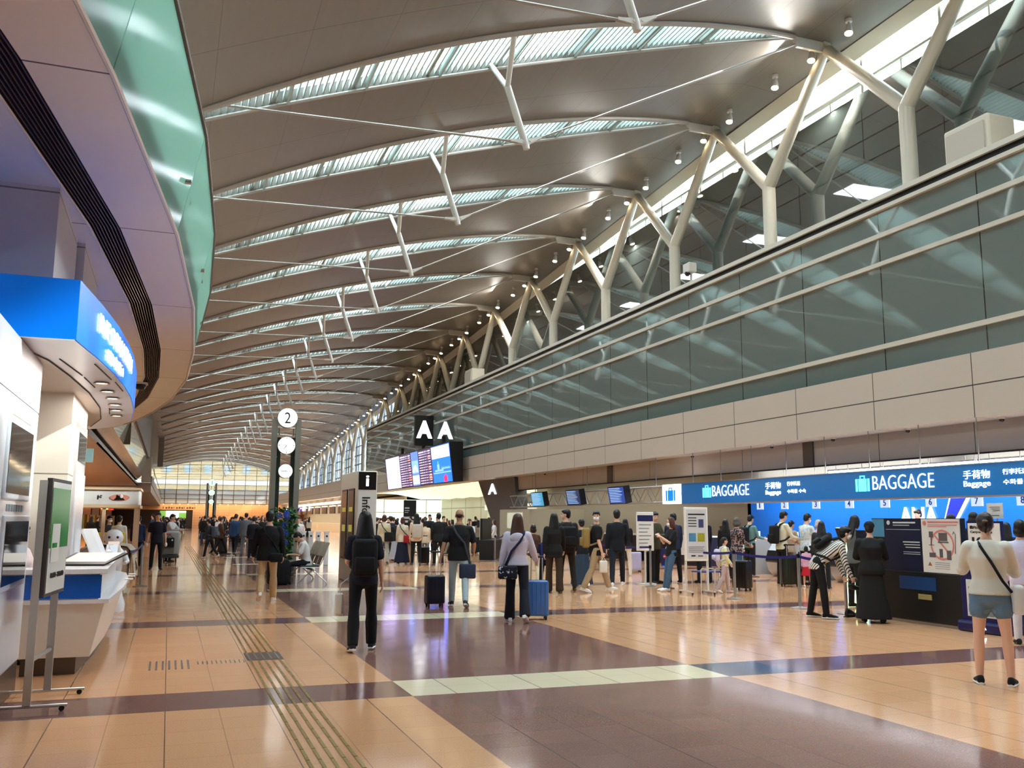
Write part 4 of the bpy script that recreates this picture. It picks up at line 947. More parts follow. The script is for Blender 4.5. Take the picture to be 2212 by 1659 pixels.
# ------------------------------------------------------------------ clock towers, information pillar, planting, seats
def tower(x, y, label, num, first=False):
    t = thing('clock_tower', label, 'clock tower', (x, y, 0), group='clock towers along the hall')
    for s_ in (-1, 1):
        MB().box(s_ * .335 - .075, s_ * .335 + .075, -.11, .11, 0, 4.42).obj('post', mat('tower_grey', (.56, .57, .54), .35, metal=.2), t)
        MB().box(s_ * .20 - .055, s_ * .20 + .055, -.03, .03, .4, 3.9).obj('mirror_strip', mat('tower_mirror', (.30, .36, .33), .06, metal=.7), t)
    MB().box(-.41, .41, -.14, .14, 0, .12).obj('base', mat('plinth_grey', (.38, .35, .32), .3, metal=.4), t)
    def disc(z, r, mm, nm):
        d = MB().tube([(0, -.17, z), (0, .05, z)], r, 40).obj(nm, M_silv, t, smooth=True)
        f_ = MB().tube([(0, -.182, z), (0, -.165, z)], r * .955, 40).obj('face', mm, d); return f_
    Mf = mat('disc_white', (.95, .96, .95), .4, emit=.55) if first else mat('disc_green_white', (.78, .93, .84), .4, emit=.5)
    f1 = disc(4.46, .29, Mf, 'number_disc'); text(num, .17 if num != '1' else .04, .32, (0, -.19, 4.46), '-y', M_ink, f1)
    f2 = disc(3.66, .255, Mf, 'clock'); b = MB()
    for h in range(12):
        a = h * PI / 6; r0, r1 = (.19, .225)
        b.tube([(r0 * math.sin(a), -.188, 3.66 + r0 * math.cos(a)), (r1 * math.sin(a), -.188, 3.66 + r1 * math.cos(a))], .006 if h % 3 else .010, 4)
    b.obj('hour_marks', M_ink, f2)
    MB().tube([(0, -.192, 3.66), (-.075, -.192, 3.55)], [.012, .006], 5).tube([(0, -.196, 3.66), (-.10, -.196, 3.51)], [.008, .003], 5).tube([(.0, -.192, 3.66), (.19, -.192, 3.64)], .003, 4).obj('hands', M_ink, f2)
    f3 = disc(2.92, .205, Mf, 'brand_disc'); text('SEIKO', .27, .055, (0, -.19, 2.92), '-y', mat('caption_grey', (.55, .57, .60), .5), f3, bold=.02)
    b = MB()
    for z in (4.06, 3.28):
        for s_ in (-1, 1): b.tube([(s_ * .20, 0, z - .1), (s_ * .20, 0, z + .1)], .02, 8); b.ell((s_ * .26, -.06, z + .05), .02, .02, .02, 8)
    b.obj('fixing', M_silv, t)
    return t
tower(3.07, 27.2, 'near clock tower with a round number 2 on top', '2', True)
tower(3.15, 79.0, 'far clock tower with a round number 1 on top', '1')
bn = thing('blue_banner', 'narrow blue vertical banner left of the near clock tower', 'banner', (*on_y(593, 1100, 30)[:1], 30, 0))
MB().rbox(-.05, .05, -.05, .05, 0, 2.9, .02, 2).obj('panel', mat('banner_blue', (.03, .28, .62), .4), bn); MB().ell((0, 0, 2.92), .06, .06, .06, 10).obj('lamp', mat('pale_lamp', (.95, .95, .95), .4, emit=1), bn)
ip = thing('information_pillar', 'tall white Information pillar with framed display panes', 'sign', (4.30, 22.56, 0))
MB().rbox(0, .50, 0, 2.25, 0, 2.74, .02, 2).obj('body', mat('pillar_white', (.90, .88, .82), .35), ip)
for y0, y1 in ((.25, 1.0), (1.2, 1.95)):
    f_ = MB().box(-.02, 0, y0, y1, .55, 2.32).obj('pane_frame', M_black, ip); MB().box(-.026, -.02, y0 + .05, y1 - .05, .6, 2.27).obj('pane', mat('display_glass', (.42, .40, .32), .25, spec=.5), f_)
    MB().box(-.03, -.026, y0 + .15, y1 - .15, 1.25, 1.42).box(-.03, -.026, y0 + .15, y1 - .15, 1.75, 1.86).obj('yellow_strip', mat('strip_yellow', (.80, .76, .35), .4, emit=.12), f_)
fr_ = MB().box(.03, .47, -.02, 0, .3, 2.72).obj('front_panel', mat('panel_white', (.88, .88, .86), .3), ip)
MB().box(.03, .47, -.03, -.02, 2.28, 2.72).obj('black_square', M_black, fr_)
text('i', .075, .26, (.25, -.035, 2.50), '-y', M_glow, fr_, bold=.012)
text('Information', 1.30, .20, (.23, -.025, 1.45), '-y', M_ink, fr_, R=Matrix(((0, 1, 0), (0, 0, -1), (-1, 0, 0))), bold=.012)
M_leaf = mat('leaf_green', (.12, .36, .10), .5, vary=.5, vscale=12); M_hyd = mat('hydrangea_blue', (.22, .38, .80), .6, vary=.35, vscale=30)
pl = thing('flower_display', 'tall green planting with blue hydrangea heads at the near clock tower', 'plant', (3.05, 26.45, 0))
MB().lathe([(.28, 0), (.30, .02), (.30, .30), (.26, .30), (.25, .26)], n=24).obj('pot', mat('pot_dark', (.18, .13, .10), .6), pl)
rr = random.Random(3); b = MB()
def leafs(b, n, box, size, r):
    for _ in range(n):
        c = Vector((r.uniform(box[0], box[1]), r.uniform(box[2], box[3]), r.uniform(box[4], box[5])))
        a = Vector((r.gauss(0, 1), r.gauss(0, 1), r.gauss(0, .6))).normalized(); s_ = a.cross(Vector((r.gauss(0, 1), r.gauss(0, 1), r.gauss(0, 1)))).normalized()
        l = size * r.uniform(.7, 1.3); u = s_ * l * .3; n_v = a.cross(s_) * l * .12
        b.add([c, c + a * l * .35 + u + n_v, c + a * l, c + a * l * .35 - u + n_v, c + a * l * .5 - n_v], [(0, 1, 4), (1, 2, 4), (0, 4, 3), (4, 2, 3)])
for z0, z1, w_ in ((.3, .8, .20), (.7, 1.3, .28), (1.2, 1.85, .34)): leafs(b, 170, (-w_, w_, -.28, .28, z0, z1), .13, rr)
fo = b.obj('foliage', M_leaf, pl); MB().tube([(0, 0, .2), (.02, 0, 1.0), (0, .02, 1.7)], .03, 6).obj('stem', mat('stem_brown', (.32, .25, .15), .7), pl)
for i in range(9):
    c = (rr.uniform(-.26, .22), -.26 + rr.uniform(-.05, .05), rr.uniform(.9, 1.85)); b = MB()
    for _ in range(40):
        d = Vector((rr.gauss(0, 1), rr.gauss(0, 1), rr.gauss(0, 1))).normalized() * .075; b.ell((c[0] + d.x, c[1] + d.y, c[2] + d.z), .018, .018, .018, 5)
    b.obj('flower_head', M_hyd, pl)
M_bg_ = mat('seat_grey', (.70, .67, .60), .6, bump=.2, bscale=150); M_bk = mat('seat_dark', (.12, .15, .15), .5)
bc = thing('waiting_bench', 'row of beige-backed waiting seats on splayed steel legs', 'bench', (3.45, 22.7, 0))
for i in range(4):
    y = .35 + i * .62
    MB().rbox(-.42, .05, y - .26, y + .26, .40, .445, .02, 2).obj('seat', M_bk, bc)
    P = [[(.05 + .05 * u * u + .16 * u, y + v * .25, .46 + .50 * u) for v in (-1, -.3, .3, 1)] for u in (0, .35, .7, 1)]
    MB().sheet(P[:2], .02).obj('back_cushion', M_bk, bc); MB().sheet([[(p[0] + .01, p[1], p[2]) for p in r_] for r_ in P[1:]], .03).obj('backrest', M_bg_, bc)
    for s_ in (-.28, .28): MB().tube([(-.40, y + s_, .40), (.02, y + s_, .40), (.08, y + s_, .50), (.24, y + s_, .94)], .012, 6).obj('side_rail', M_alu, bc)
MB().tube([(-.12, .05, .34), (-.12, 2.6, .34)], .03, 8).obj('beam', mat('tower_grey', (.40, .41, .38), .35, metal=.3), bc)
for y in (.15, 2.4):
    for s_ in (-1, 1): MB().tube([(-.12, y, .34), (-.12 + s_ * .34, y - .03, .04), (-.12 + s_ * .35, y - .03, .0)], .016, 6).obj('leg', M_alu, bc)
for i in range(4):
    x = 4.46 + i * .21; g = thing('ticket_post', 'slim white post with a black dot, %s of four behind the bench' % ['leftmost', 'second', 'third', 'rightmost'][i], 'post', (x if i < 3 else 5.12, 33 - i * .3, 0), group='slim white posts behind the bench')
    MB().rbox(-.075, .075, -.06, .06, 0, 1.12, .015, 2).obj('body', M_wh, g); MB().tube([(0, -.07, .98), (0, -.06, .98)], .035, 14).obj('dot', M_black, g); MB().box(-.09, .09, -.07, .07, 1.10, 1.14).obj('cap', M_wh, g)
# distant number 2 signs and check-in row beyond the block
for i, (px, c_, s_) in enumerate([(648, (.45, .25, .75), ''), (657, (.92, .95, 1), '2'), (668, (.9, .9, 1), '')]):
    x, z = 17.1, 2.9; yy_ = on_x(px, 1106, 17.1)[0]; t = thing('counter_sign', ['small violet lit sign at the distant counters', 'white lit sign reading 2 at the distant counters', 'thin white lit sign at the distant counters'][i], 'sign', (x, yy_, z)); MB().box(-.01, .01, 0, .02, .2, 1.12).obj('hanger', M_silv, t)
    MB().box(-.25 if i < 2 else -.1, .25 if i < 2 else .1, 0, .1, -.25, .25).obj('panel', mat('far_sign_%d' % i, c_, .4, emit=.9), t)
    if s_: text(s_, .18, .3, (0, -.01, 0), '-y', M_ink, t)
for i in range(12):
    y = 86 + i * 5.6; t = thing('overhead_screen', 'dark overhead screen above the distant counters, %s of the row' % ordn[i].replace('nearest', 'first'), 'screen', (17.2, y, 2.2), group='dark screens above the distant counters')
    MB().box(-.08, .08, 0, 3.2, 0, .8).obj('panel', mat('far_screen', (.12, .10, .11), .3), t); MB().box(-.1, .1, .1, 3.1, .8, .88).obj('lamp', mat('far_lamp', (1, .95, .85), .4, emit=2.5), t); MB().box(.0, .02, 1.6, 1.62, .8, 1.83).obj('hanger', M_silv, t)
tt = thing('far_counter', 'distant cream check-in counter wall beyond the gate', 'counter', (18.5, 86, 0))
MB().box(0, .8, 0, 70, 0, 1.1).box(2.5, 2.7, 0, 70, 0, 3.8).obj('body', mat('far_cream', (.83, .78, .66), .5), tt)
area('far_counter_lamps', (17.5, 120, 3.6), 2, 60, 1500, (1, .93, .8))
for i in range(22):
    x = -7.2 + i * 1.25; t = thing('wall_light', 'small warm lamp above the orange end wall, %s from the left' % ordn[i].replace('nearest', 'first'), 'wall light', (x, HY1 - .75, 3.82), group='lamps above the orange end wall')
    MB().cyl(0, 0, 0, .06, .05, 8).obj('lamp', mat('warm_glow', (1, .75, .42), .4, emit=8), t); MB().box(-.01, .01, 0, .25, .03, .05).obj('bracket', M_silv, t)
area('end_wall_wash', (6, HY1 - 1.6, 3.7), 24, .4, 110, (1, .72, .42), (0, .8, -1))
area('hall_end_fill', (6, 150, 9.0), 20, 1.0, 90, (1, .98, .94), (0, 1, -.4))  # added fill aimed at the end wall to lift the spandrel glass, no fitting
ss = thing('shop_sign', 'row of brown letters above the distant dark shop front', 'sign', (1.5, HY1 - .5, 3.2)); b = MB(); [b.box(-2.5 + i * .4, -2.5 + i * .4 + (.28 if i % 4 else .12), -.02, 0, -.08, .26 - .06 * (i % 2)) for i in range(13)]; b.obj('letter_shapes', mat('brown_letters', (.40, .25, .15), .5), ss)
sc_ = thing('video_screen', 'distant lit screen with green and white picture on the dark shop front', 'screen', (.2, HY1 - .405, 1.6))
MB().box(-1.6, 2.4, 0, .1, 0, 1.2).obj('panel', mat('video_white', (.85, .93, .95), .4, emit=.4, vary=.3, vscale=.8), sc_); MB().box(-1.6, -.7, -.02, 0, 0, 1.2).box(1.3, 2.4, -.02, 0, .0, .9).obj('green_area', mat('video_green', (.5, .75, .35), .5, emit=.2), sc_)
# small wall-top equipment
def wallbox(px, py, w_, h_, label):
    y, z = on_x(px, py, 17.7); t = thing('air_handler', label, 'air handler', (17.75, y, 9.9), group='cream air handling boxes on the ledge')
    MB().rbox(-.55, .30, -w_ / 2, w_ / 2, .12, .12 + h_, .06, 2).obj('case', M_cream, t); MB().box(-.60, -.55, -w_ * .42, w_ * .42, .22, h_ * .95).obj('grille', mat('grille_cream', (.72, .69, .63), .5), t)
    MB().box(-.3, .2, -w_ * .3, w_ * .3, 0, .13).obj('base', M_mul, t)
wallbox(2120, 300, 1.3, .95, 'cream air handling box on the ledge near the right edge')
wallbox(1028, 812, 1.5, .95, 'distant cream air handling box on the ledge above the board')
y_, z_ = on_x(1495, 575, 17.1); cc = thing('box_camera', 'white box camera on the ledge between two forked columns', 'security camera', (17.0, y_, 9.9))
MB().rbox(-.16, .16, -.22, .22, .45, .80, .03, 2).obj('case', M_white, cc); MB().ell((-.1, 0, .42), .10, .10, .10, 12).obj('dome', M_black, cc); MB().cyl(.05, 0, 0, .5, .04, 8).obj('mount', M_white, cc)
for i, (px, py) in enumerate([(2160, 905), (1957, 930), (1796, 950), (1664, 967), (1493, 985), (1175, 1022)]):
    y, z = on_x(px, py, 17.1); dome(17.15, y, 3.88, 'small dome camera under the beige facade, %s counted from the right' % ordn[i].replace('nearest', 'first'), r=.06)
# tactile guiding strip
M_gold = mat('brass_bar', (.70, .60, .33), .3, metal=.85)
tp = tag(bpy.data.objects.new('tactile_strip', None), 'long brass-barred tactile guiding strip running down the floor', 'tactile paving'); COL.objects.link(tp)
b = MB(); xs_ = [.935 + i * .078 for i in range(5)]
for x in xs_:
    y = 3.0
    while y < 10.75: b.box(x - .011, x + .011, y, y + .285, 0, .006); y += .30
    y = 11.45
    while y < 55: b.box(x - .011, x + .011, y, y + .285, 0, .006); y += .30
b.obj('guide_bar', M_gold, tp)
b = MB().box(.90, 1.30, 10.80, 11.42, 0, .002); b.obj('turning_plate', mat('plate_brown', (.36, .27, .23), .3), tp)
b = MB()
for i in range(5): b.box(.935 + i * .078 - .010, .935 + i * .078 + .010, 10.82, 11.40, .002, .008)
b.obj('turning_bar', M_silv, tp)
b = MB(); x0, y0 = spot_on_floor(284, 1418)
for i in range(7): b.box(-.10 + i * .064 - .009, -.10 + i * .064 + .009, 10.45, 11.05, 0, .005)
b.obj('branch_bar', M_silv, tp)
b = MB()
for i in range(11): b.box(.385 + i * .048 - .005, .385 + i * .048 + .005, 10.72, 10.92, 0, .005)
b.obj('branch_tick', M_silv, tp)

# ------------------------------------------------------------------ signs and stands on the right
w2 = thing('notice_board', 'white framed notice stand on wheels in the queue entrance', 'sign', (10.80, 17.56, 0), heading=4)
MB().rbox(-.28, .28, -.03, .03, .70, 1.86, .015, 2).obj('board', mat('board_white', (.93, .92, .89), .35), w2)
pp = MB().box(-.24, .24, -.034, -.03, .75, 1.81).obj('poster', mat('poster_grey', (.82, .83, .84), .4), w2)
for c_, (x0, x1, z0, z1) in (((.30, .55, .72), (-.19, -.02, 1.12, 1.30)), ((.62, .62, .15), (.02, .19, 1.12, 1.30)), ((.25, .28, .45), (.05, .17, 1.42, 1.60))):
    MB().box(x0, x1, -.037, -.034, z0, z1).obj('picture', mat('picture_%d' % int(c_[0] * 100), c_, .4, vary=.25, vscale=20), pp)
b = MB()
for i in range(4): b.box(-.20, .18 - .03 * (i % 2), -.037, -.034, 1.00 - i * .035, 1.008 - i * .035)
for i in range(4): b.box(-.20, .0, -.037, -.034, 1.62 - i * .06, 1.64 - i * .06)
b.box(-.20, .20, -.037, -.034, 1.69, 1.72).box(-.14, -.04, -.037, -.034, .80, .83).box(.02, .14, -.037, -.034, .80, .82); b.obj('text_lines', M_ink, pp)
for s_ in (-.26, .26):
    MB().box(s_ - .02, s_ + .02, -.02, .02, .07, .70).obj('leg', M_white, w2); MB().box(s_ - .02, s_ + .02, -.3, .3, .05, .08).obj('foot', M_white, w2)
    for q in (-.28, .28): MB().tube([(s_ - .012, q, .025), (s_ + .012, q, .025)], .025, 12).obj('castor', M_black, w2)
tb = thing('low_table', 'small white-framed table with blue top beside the notice stand', 'table', (11.35, 17.9, 0))
MB().box(-.36, .34, -.2, .2, .44, .47).obj('top', mat('table_blue', (.20, .28, .55), .4), tb)
for x0 in (-.36, .0): MB().tube([(x0, -.2, 0), (x0, -.2, .50), (x0 + .03, -.2, .53), (x0 + .31, -.2, .53), (x0 + .34, -.2, .50), (x0 + .34, -.2, 0)], .013, 8).obj('frame', M_white, tb, smooth=True)
for x0 in (-.34, .34): MB().tube([(x0, .2, 0), (x0, .2, .47)], .013, 8).obj('leg', M_white, tb)
w3 = thing('queue_notice', 'white notice with navy header behind the queue entrance posts', 'sign', (11.2, 20.6, 0))
MB().rbox(-.24, .24, -.02, .02, .82, 1.78, .01, 2).obj('board', mat('board_white', (.93, .92, .89), .35), w3); MB().box(-.22, .22, -.025, -.02, 1.55, 1.70).obj('header', mat('navy', (.06, .08, .32), .4), w3)
b = MB()
for i in range(6): b.box(-.18, .16 - (i % 3) * .05, -.025, -.02, 1.45 - i * .09, 1.475 - i * .09)
b.obj('text_lines', mat('caption_grey', (.55, .57, .60), .5), w3); MB().box(-.02, .02, -.01, .02, 0, .82).box(-.22, .22, -.15, .15, 0, .03).obj('stand', M_white, w3)
w4 = thing('barrier_notice', 'navy notice with a red no-entry mark hung on the queue barrier', 'sign', (11.02, 19.2, 0))
MB().box(-.16, .16, -.01, .01, .50, .92).obj('board', mat('navy', (.06, .08, .32), .4), w4); MB().tube([(-.08, -.02, .74), (-.08, -.01, .74)], .045, 16).obj('red_mark', mat('red_mark', (.80, .12, .15), .4), w4); MB().box(-.11, -.05, -.025, -.02, .73, .75).box(.0, .12, -.02, -.01, .77, .80).box(.0, .12, -.02, -.01, .70, .72).obj('caption', M_wh, w4)
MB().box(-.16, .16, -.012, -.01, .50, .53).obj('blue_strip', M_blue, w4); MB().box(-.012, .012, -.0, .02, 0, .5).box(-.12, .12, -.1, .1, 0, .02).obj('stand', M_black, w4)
def poster_box(loc, label, hd=0):
    t = thing('baggage_notice_stand', label, 'notice stand', loc, heading=hd, group='dark baggage notice stands')
    MB().rbox(.0, .55, -1.85, 0, .04, .80, .02, 2).obj('cabinet', mat('cabinet_black', (.035, .05, .06), .4), t); MB().box(.03, .5, -1.8, -.05, 0, .05).obj('base', M_silv, t)
    MB().box(-.01, .0, -1.35, -.6, .52, .72).obj('blue_tray', mat('tray_blue', (.05, .22, .42), .4), t); MB().box(-.012, .0, -1.25, -.98, .38, .46).obj('latch', mat('latch_brass', (.8, .75, .5), .3, metal=.6), t)
    MB().box(.03, .12, -1.85, 0, .80, 1.62).obj('panel', M_black, t)
    a = MB().box(.015, .03, -1.10, -.30, .80, 1.61).obj('navy_poster', mat('poster_navy', (.05, .08, .20), .4), t); c = MB().box(.012, .03, -1.84, -1.10, .80, 1.61).obj('white_poster', mat('poster_pale', (.84, .84, .82), .4), t)
    MB().box(.010, .03, -.30, -.02, 1.32, 1.61).obj('teal_poster', mat('poster_teal', (.30, .55, .68), .4), t)
    b = MB()
    for z, u0, u1, h_ in ((1.54, -.50, -.98, .025), (1.505, -.50, -.85, .012), (1.44, -.34, -1.07, .006), (1.24, -.7, -1.05, .018), (1.20, -.72, -1.05, .014), (1.16, -.75, -1.05, .014), (1.09, -.7, -1.05, .008), (1.06, -.7, -1.05, .008)): b.box(.010, .014, u1, u0, z, z + h_)
    b.tube([(.008, -.40, 1.55), (.014, -.40, 1.55)], .035, 16); b.obj('text_lines', mat('caption_pale', (.8, .82, .82), .4), a)
    ring = MB(); n = 32
    for i in range(n):
        a0, a1 = 2 * PI * i / n, 2 * PI * (i + 1) / n
        ring.add([(.009, -1.50 + r_ * math.cos(q), 1.22 + r_ * math.sin(q)) for r_, q in ((.20, a0), (.20, a1), (.23, a1), (.23, a0))], [(0, 1, 2, 3)])
    ring.add([(.009, -1.50 + u, 1.22 + v) for u, v in ((.15, .13), (.13, .15), (-.15, -.13), (-.13, -.15))], [(0, 1, 2, 3)])
    ring.tube([(.006, -1.17, 1.545), (.010, -1.17, 1.545)], .035, 16).box(.007, .011, -1.82, -1.23, 1.55, 1.575).box(.007, .011, -1.80, -1.23, 1.515, 1.525).box(.007, .011, -1.6, -1.23, 1.49, 1.50); ring.obj('prohibition_ring', mat('pink_ring', (.80, .48, .46), .5), c)
    g = MB().box(.006, .011, -1.60, -1.44, 1.28, 1.40).box(.006, .011, -1.62, -1.42, 1.25, 1.27).box(.006, .011, -1.33, -1.25, 1.33, 1.42).box(.006, .011, -1.30, -1.28, 1.22, 1.33).box(.006, .011, -1.34, -1.24, 1.21, 1.22).box(.006, .011, -1.36, -1.24, 1.03, 1.10).box(.006, .011, -1.50, -1.44, 1.03, 1.16).box(.006, .011, -1.66, -1.58, 1.0, 1.14).tube([(.009, -1.74, 1.10), (.009, -1.76, 1.38), (.009, -1.73, 1.42), (.009, -1.71, 1.38)], .006, 4)
    g.obj('drawing', mat('drawing_grey', (.35, .33, .34), .5), c)
    MB().prism([(-1.28, .90), (-1.20, .90), (-1.24, .96)], .006, .011, 'x').obj('warning_mark', mat('warning_brown', (.62, .42, .25), .5), c)
    b = MB(); [b.box(.008, .012, -1.62, -1.34, .95 - i * .03, .957 - i * .03) for i in range(4)]; b.obj('text_lines', mat('caption_grey', (.55, .57, .60), .5), c)
    return t
poster_box((11.0, 12.42, 0), 'near dark stand with navy and white baggage posters')
poster_box((12.2, 35.6, 0), 'distant dark stand with baggage posters by the letter A pillar', 30)
sz = thing('baggage_sizer', 'navy cabin baggage sizer with white gauge panel and feet', 'baggage sizer', (11.0, 10.62, 0))
MB().rbox(-.02, .45, -.80, 0, .10, 1.0, .05, 3).obj('body', mat('sizer_navy', (.03, .06, .30), .35), sz); MB().rbox(-.10, .55, -.82, .02, 0, .16, .04, 2).obj('base', mat('sizer_navy', (.03, .06, .30), .35), sz)
gp = MB().box(-.035, -.02, -.66, -.14, .22, .74).obj('gauge_panel', mat('gauge_white', (.78, .80, .80), .4), sz); MB().box(-.04, -.035, -.60, -.18, .24, .64).obj('opening', mat('gauge_grey', (.42, .46, .47), .4), gp)
text('ANA', .22, .055, (-.104, -.40, .085), '-x', M_glow, sz, bold=.02)
c10 = thing('carry_on_notice', 'white carry-on baggage notice with a large 10 on it', 'sign', (11.05, 10.50, 0))
MB().box(.02, .05, -.62, 0, .98, 1.58).obj('frame', mat('navy', (.06, .08, .32), .4), c10); q = MB().box(.008, .02, -.59, -.03, 1.0, 1.55).obj('sheet', mat('paper', (.88, .88, .86), .6), c10)
text('機内持込手荷物', .40, .05, (.004, -.27, 1.49), '-x', M_ink, q); text('Carry-on baggage', .38, .045, (.004, -.27, 1.42), '-x', M_ink, q); text('10', .20, .12, (.004, -.20, 1.29), '-x', M_ink, q, bold=.03); text('kg', .10, .05, (.004, -.37, 1.27), '-x', M_ink, q)
pn_ = thing('paper_notice', 'small white paper notice on a pole over the woman in shorts', 'sign', (11.3, 10.28, 0)); MB().box(-.02, -.015, -.25, .03, 1.62, 1.84).obj('sheet', mat('paper', (.88, .88, .86), .6), pn_)
b = MB(); [b.box(-.024, -.02, -.20, -.02 - .03 * i, 1.78 - i * .025, 1.786 - i * .025) for i in range(3)]; b.box(-.024, -.02, -.18, -.05, 1.66, 1.668); b.obj('text_lines', M_ink, pn_); MB().cyl(0, -.12, 0, 1.75, .012, 8).obj('pole', M_silv, pn_)
dm = thing('display_monitor', 'black tilted monitor facing away on the dark baggage stand', 'monitor', (11.3, 12.75, 0)); MB().box(-.3, .3, -.02, .03, 1.05, 1.42).obj('screen', M_black, dm); MB().box(-.04, .04, .03, .08, 0, 1.2).box(-.25, .25, -.2, .2, 0, .03).obj('stand', M_black, dm)
gl = thing('light_pillar', 'glowing pale green curved pillar behind the bent person', 'light', (13.4, 15.6, 0)); MB().lathe([(.24, 0), (.20, .3), (.17, .7), (.20, 1.1), (.26, 1.35)], n=24).obj('shade', mat('green_glow', (.80, .95, .68), .4, emit=.9), gl, smooth=True); MB().cyl(0, 0, 1.35, 1.37, .26, 24).obj('top', M_wh, gl)

# ------------------------------------------------------------------ people
SKIN = mat('skin', (.86, .69, .60), .55, vary=.03); SKIN2 = mat('skin_tan', (.72, .53, .42), .55, vary=.03)
HAIR = {'black': mat('hair_black', (.045, .04, .04), .45, bump=.2, bscale=45), 'brown': mat('hair_brown', (.27, .17, .12), .45, bump=.2, bscale=45), 'darkbrown': mat('hair_dark_brown', (.14, .09, .07), .45, bump=.2, bscale=45), 'grey': mat('hair_grey', (.35, .33, .32), .5, bump=.2, bscale=45), 'auburn': mat('hair_auburn', (.30, .15, .12), .45, bump=.2, bscale=45), 'pale': mat('scarf_pale', (.72, .66, .64), .8)}
def cloth(c):
    n = 'fabric_%02x%02x%02x' % tuple(int(q * 255) for q in c)
    return mat(n, c, .85, bump=.35, bscale=14, vary=.10, vscale=9)
def stripes():
    if 'striped_shirt' in MATS: return MATS['striped_shirt']
    m = mat('striped_shirt', (.9, .9, .9), .8); nt = m.node_tree; b = nt.nodes['Principled BSDF']; tc = nt.nodes.new('ShaderNodeTexCoord'); sp = nt.nodes.new('ShaderNodeSeparateXYZ'); nt.links.new(tc.outputs['Object'], sp.inputs[0])
    v = NM(nt, 'ADD', NM(nt, 'MULTIPLY', sp.outputs[0], .75), NM(nt, 'MULTIPLY', sp.outputs[2], -.78))
    v = NM(nt, 'ADD', v, NM(nt, 'MULTIPLY', sp.outputs[1], .5))
    f = NM(nt, 'LESS_THAN', NM(nt, 'PINGPONG', v, .021), .008); nt.links.new(MIX(nt, f, lin((.90, .89, .86)) + (1,), lin((.10, .10, .16)) + (1,)), b.inputs['Base Color']); return m
def spotted(name, a, c, sc_, th=.45):
    if name in MATS: return MATS[name]
    m = mat(name, a, .8); nt = m.node_tree; b = nt.nodes['Principled BSDF']; tc = nt.nodes.new('ShaderNodeTexCoord'); v = nt.nodes.new('ShaderNodeTexNoise'); v.inputs['Scale'].default_value = sc_; nt.links.new(tc.outputs['Object'], v.inputs['Vector'])
    nt.links.new(MIX(nt, NM(nt, 'GREATER_THAN', v.outputs[0], th), lin(a) + (1,), lin(c) + (1,)), b.inputs['Base Color']); return m
def denim():
    if 'denim' in MATS: return MATS['denim']
    m = spotted('denim', (.36, .47, .58), (.46, .56, .65), 5, .62); return m
def baked(b, name, m, parent, vox, smooth=4):
    me = b.mesh(name); o = bpy.data.objects.new('tmp', me); COL.objects.link(o)
    if vox:
        r = o.modifiers.new('r', 'REMESH'); r.mode = 'VOXEL'; r.voxel_size = vox; r.use_smooth_shade = True
        if smooth: s_ = o.modifiers.new('s', 'SMOOTH'); s_.iterations = smooth; s_.factor = .5
    dg = bpy.context.evaluated_depsgraph_get(); me2 = bpy.data.meshes.new_from_object(o.evaluated_get(dg)); bpy.data.objects.remove(o); bpy.data.meshes.remove(me)
    me2.name = name; me2.materials.clear(); me2.materials.append(m); me2.polygons.foreach_set('use_smooth', [True] * len(me2.polygons))
    return link(name, me2, parent)
def eloft(b, rings, n=18):
    """rings: (centre, axis_a*ra, axis_b*rb)"""
    k = len(b.v)
    for c, a, d in rings:
        for j in range(n):
            t = 2 * PI * j / n; b.v.append(tuple(Vector(c) + math.cos(t) * Vector(a) + math.sin(t) * Vector(d)))
    for i in range(len(rings) - 1):
        for j in range(n): b.f.append((k + i * n + j, k + i * n + (j + 1) % n, k + (i + 1) * n + (j + 1) % n, k + (i + 1) * n + j)); b.m.append(0)
    b.f.append(tuple(k + j for j in reversed(range(n)))); e = k + (len(rings) - 1) * n; b.f.append(tuple(e + j for j in range(n))); b.m += [0, 0]
    return b
def limb(b, pts, rs):
    b.tube(pts, rs, 12)
    for p, r in zip(pts, rs): b.ell(p, r, r, r, 12)
    return b
def rad(d): return math.radians(d)
class P_: pass
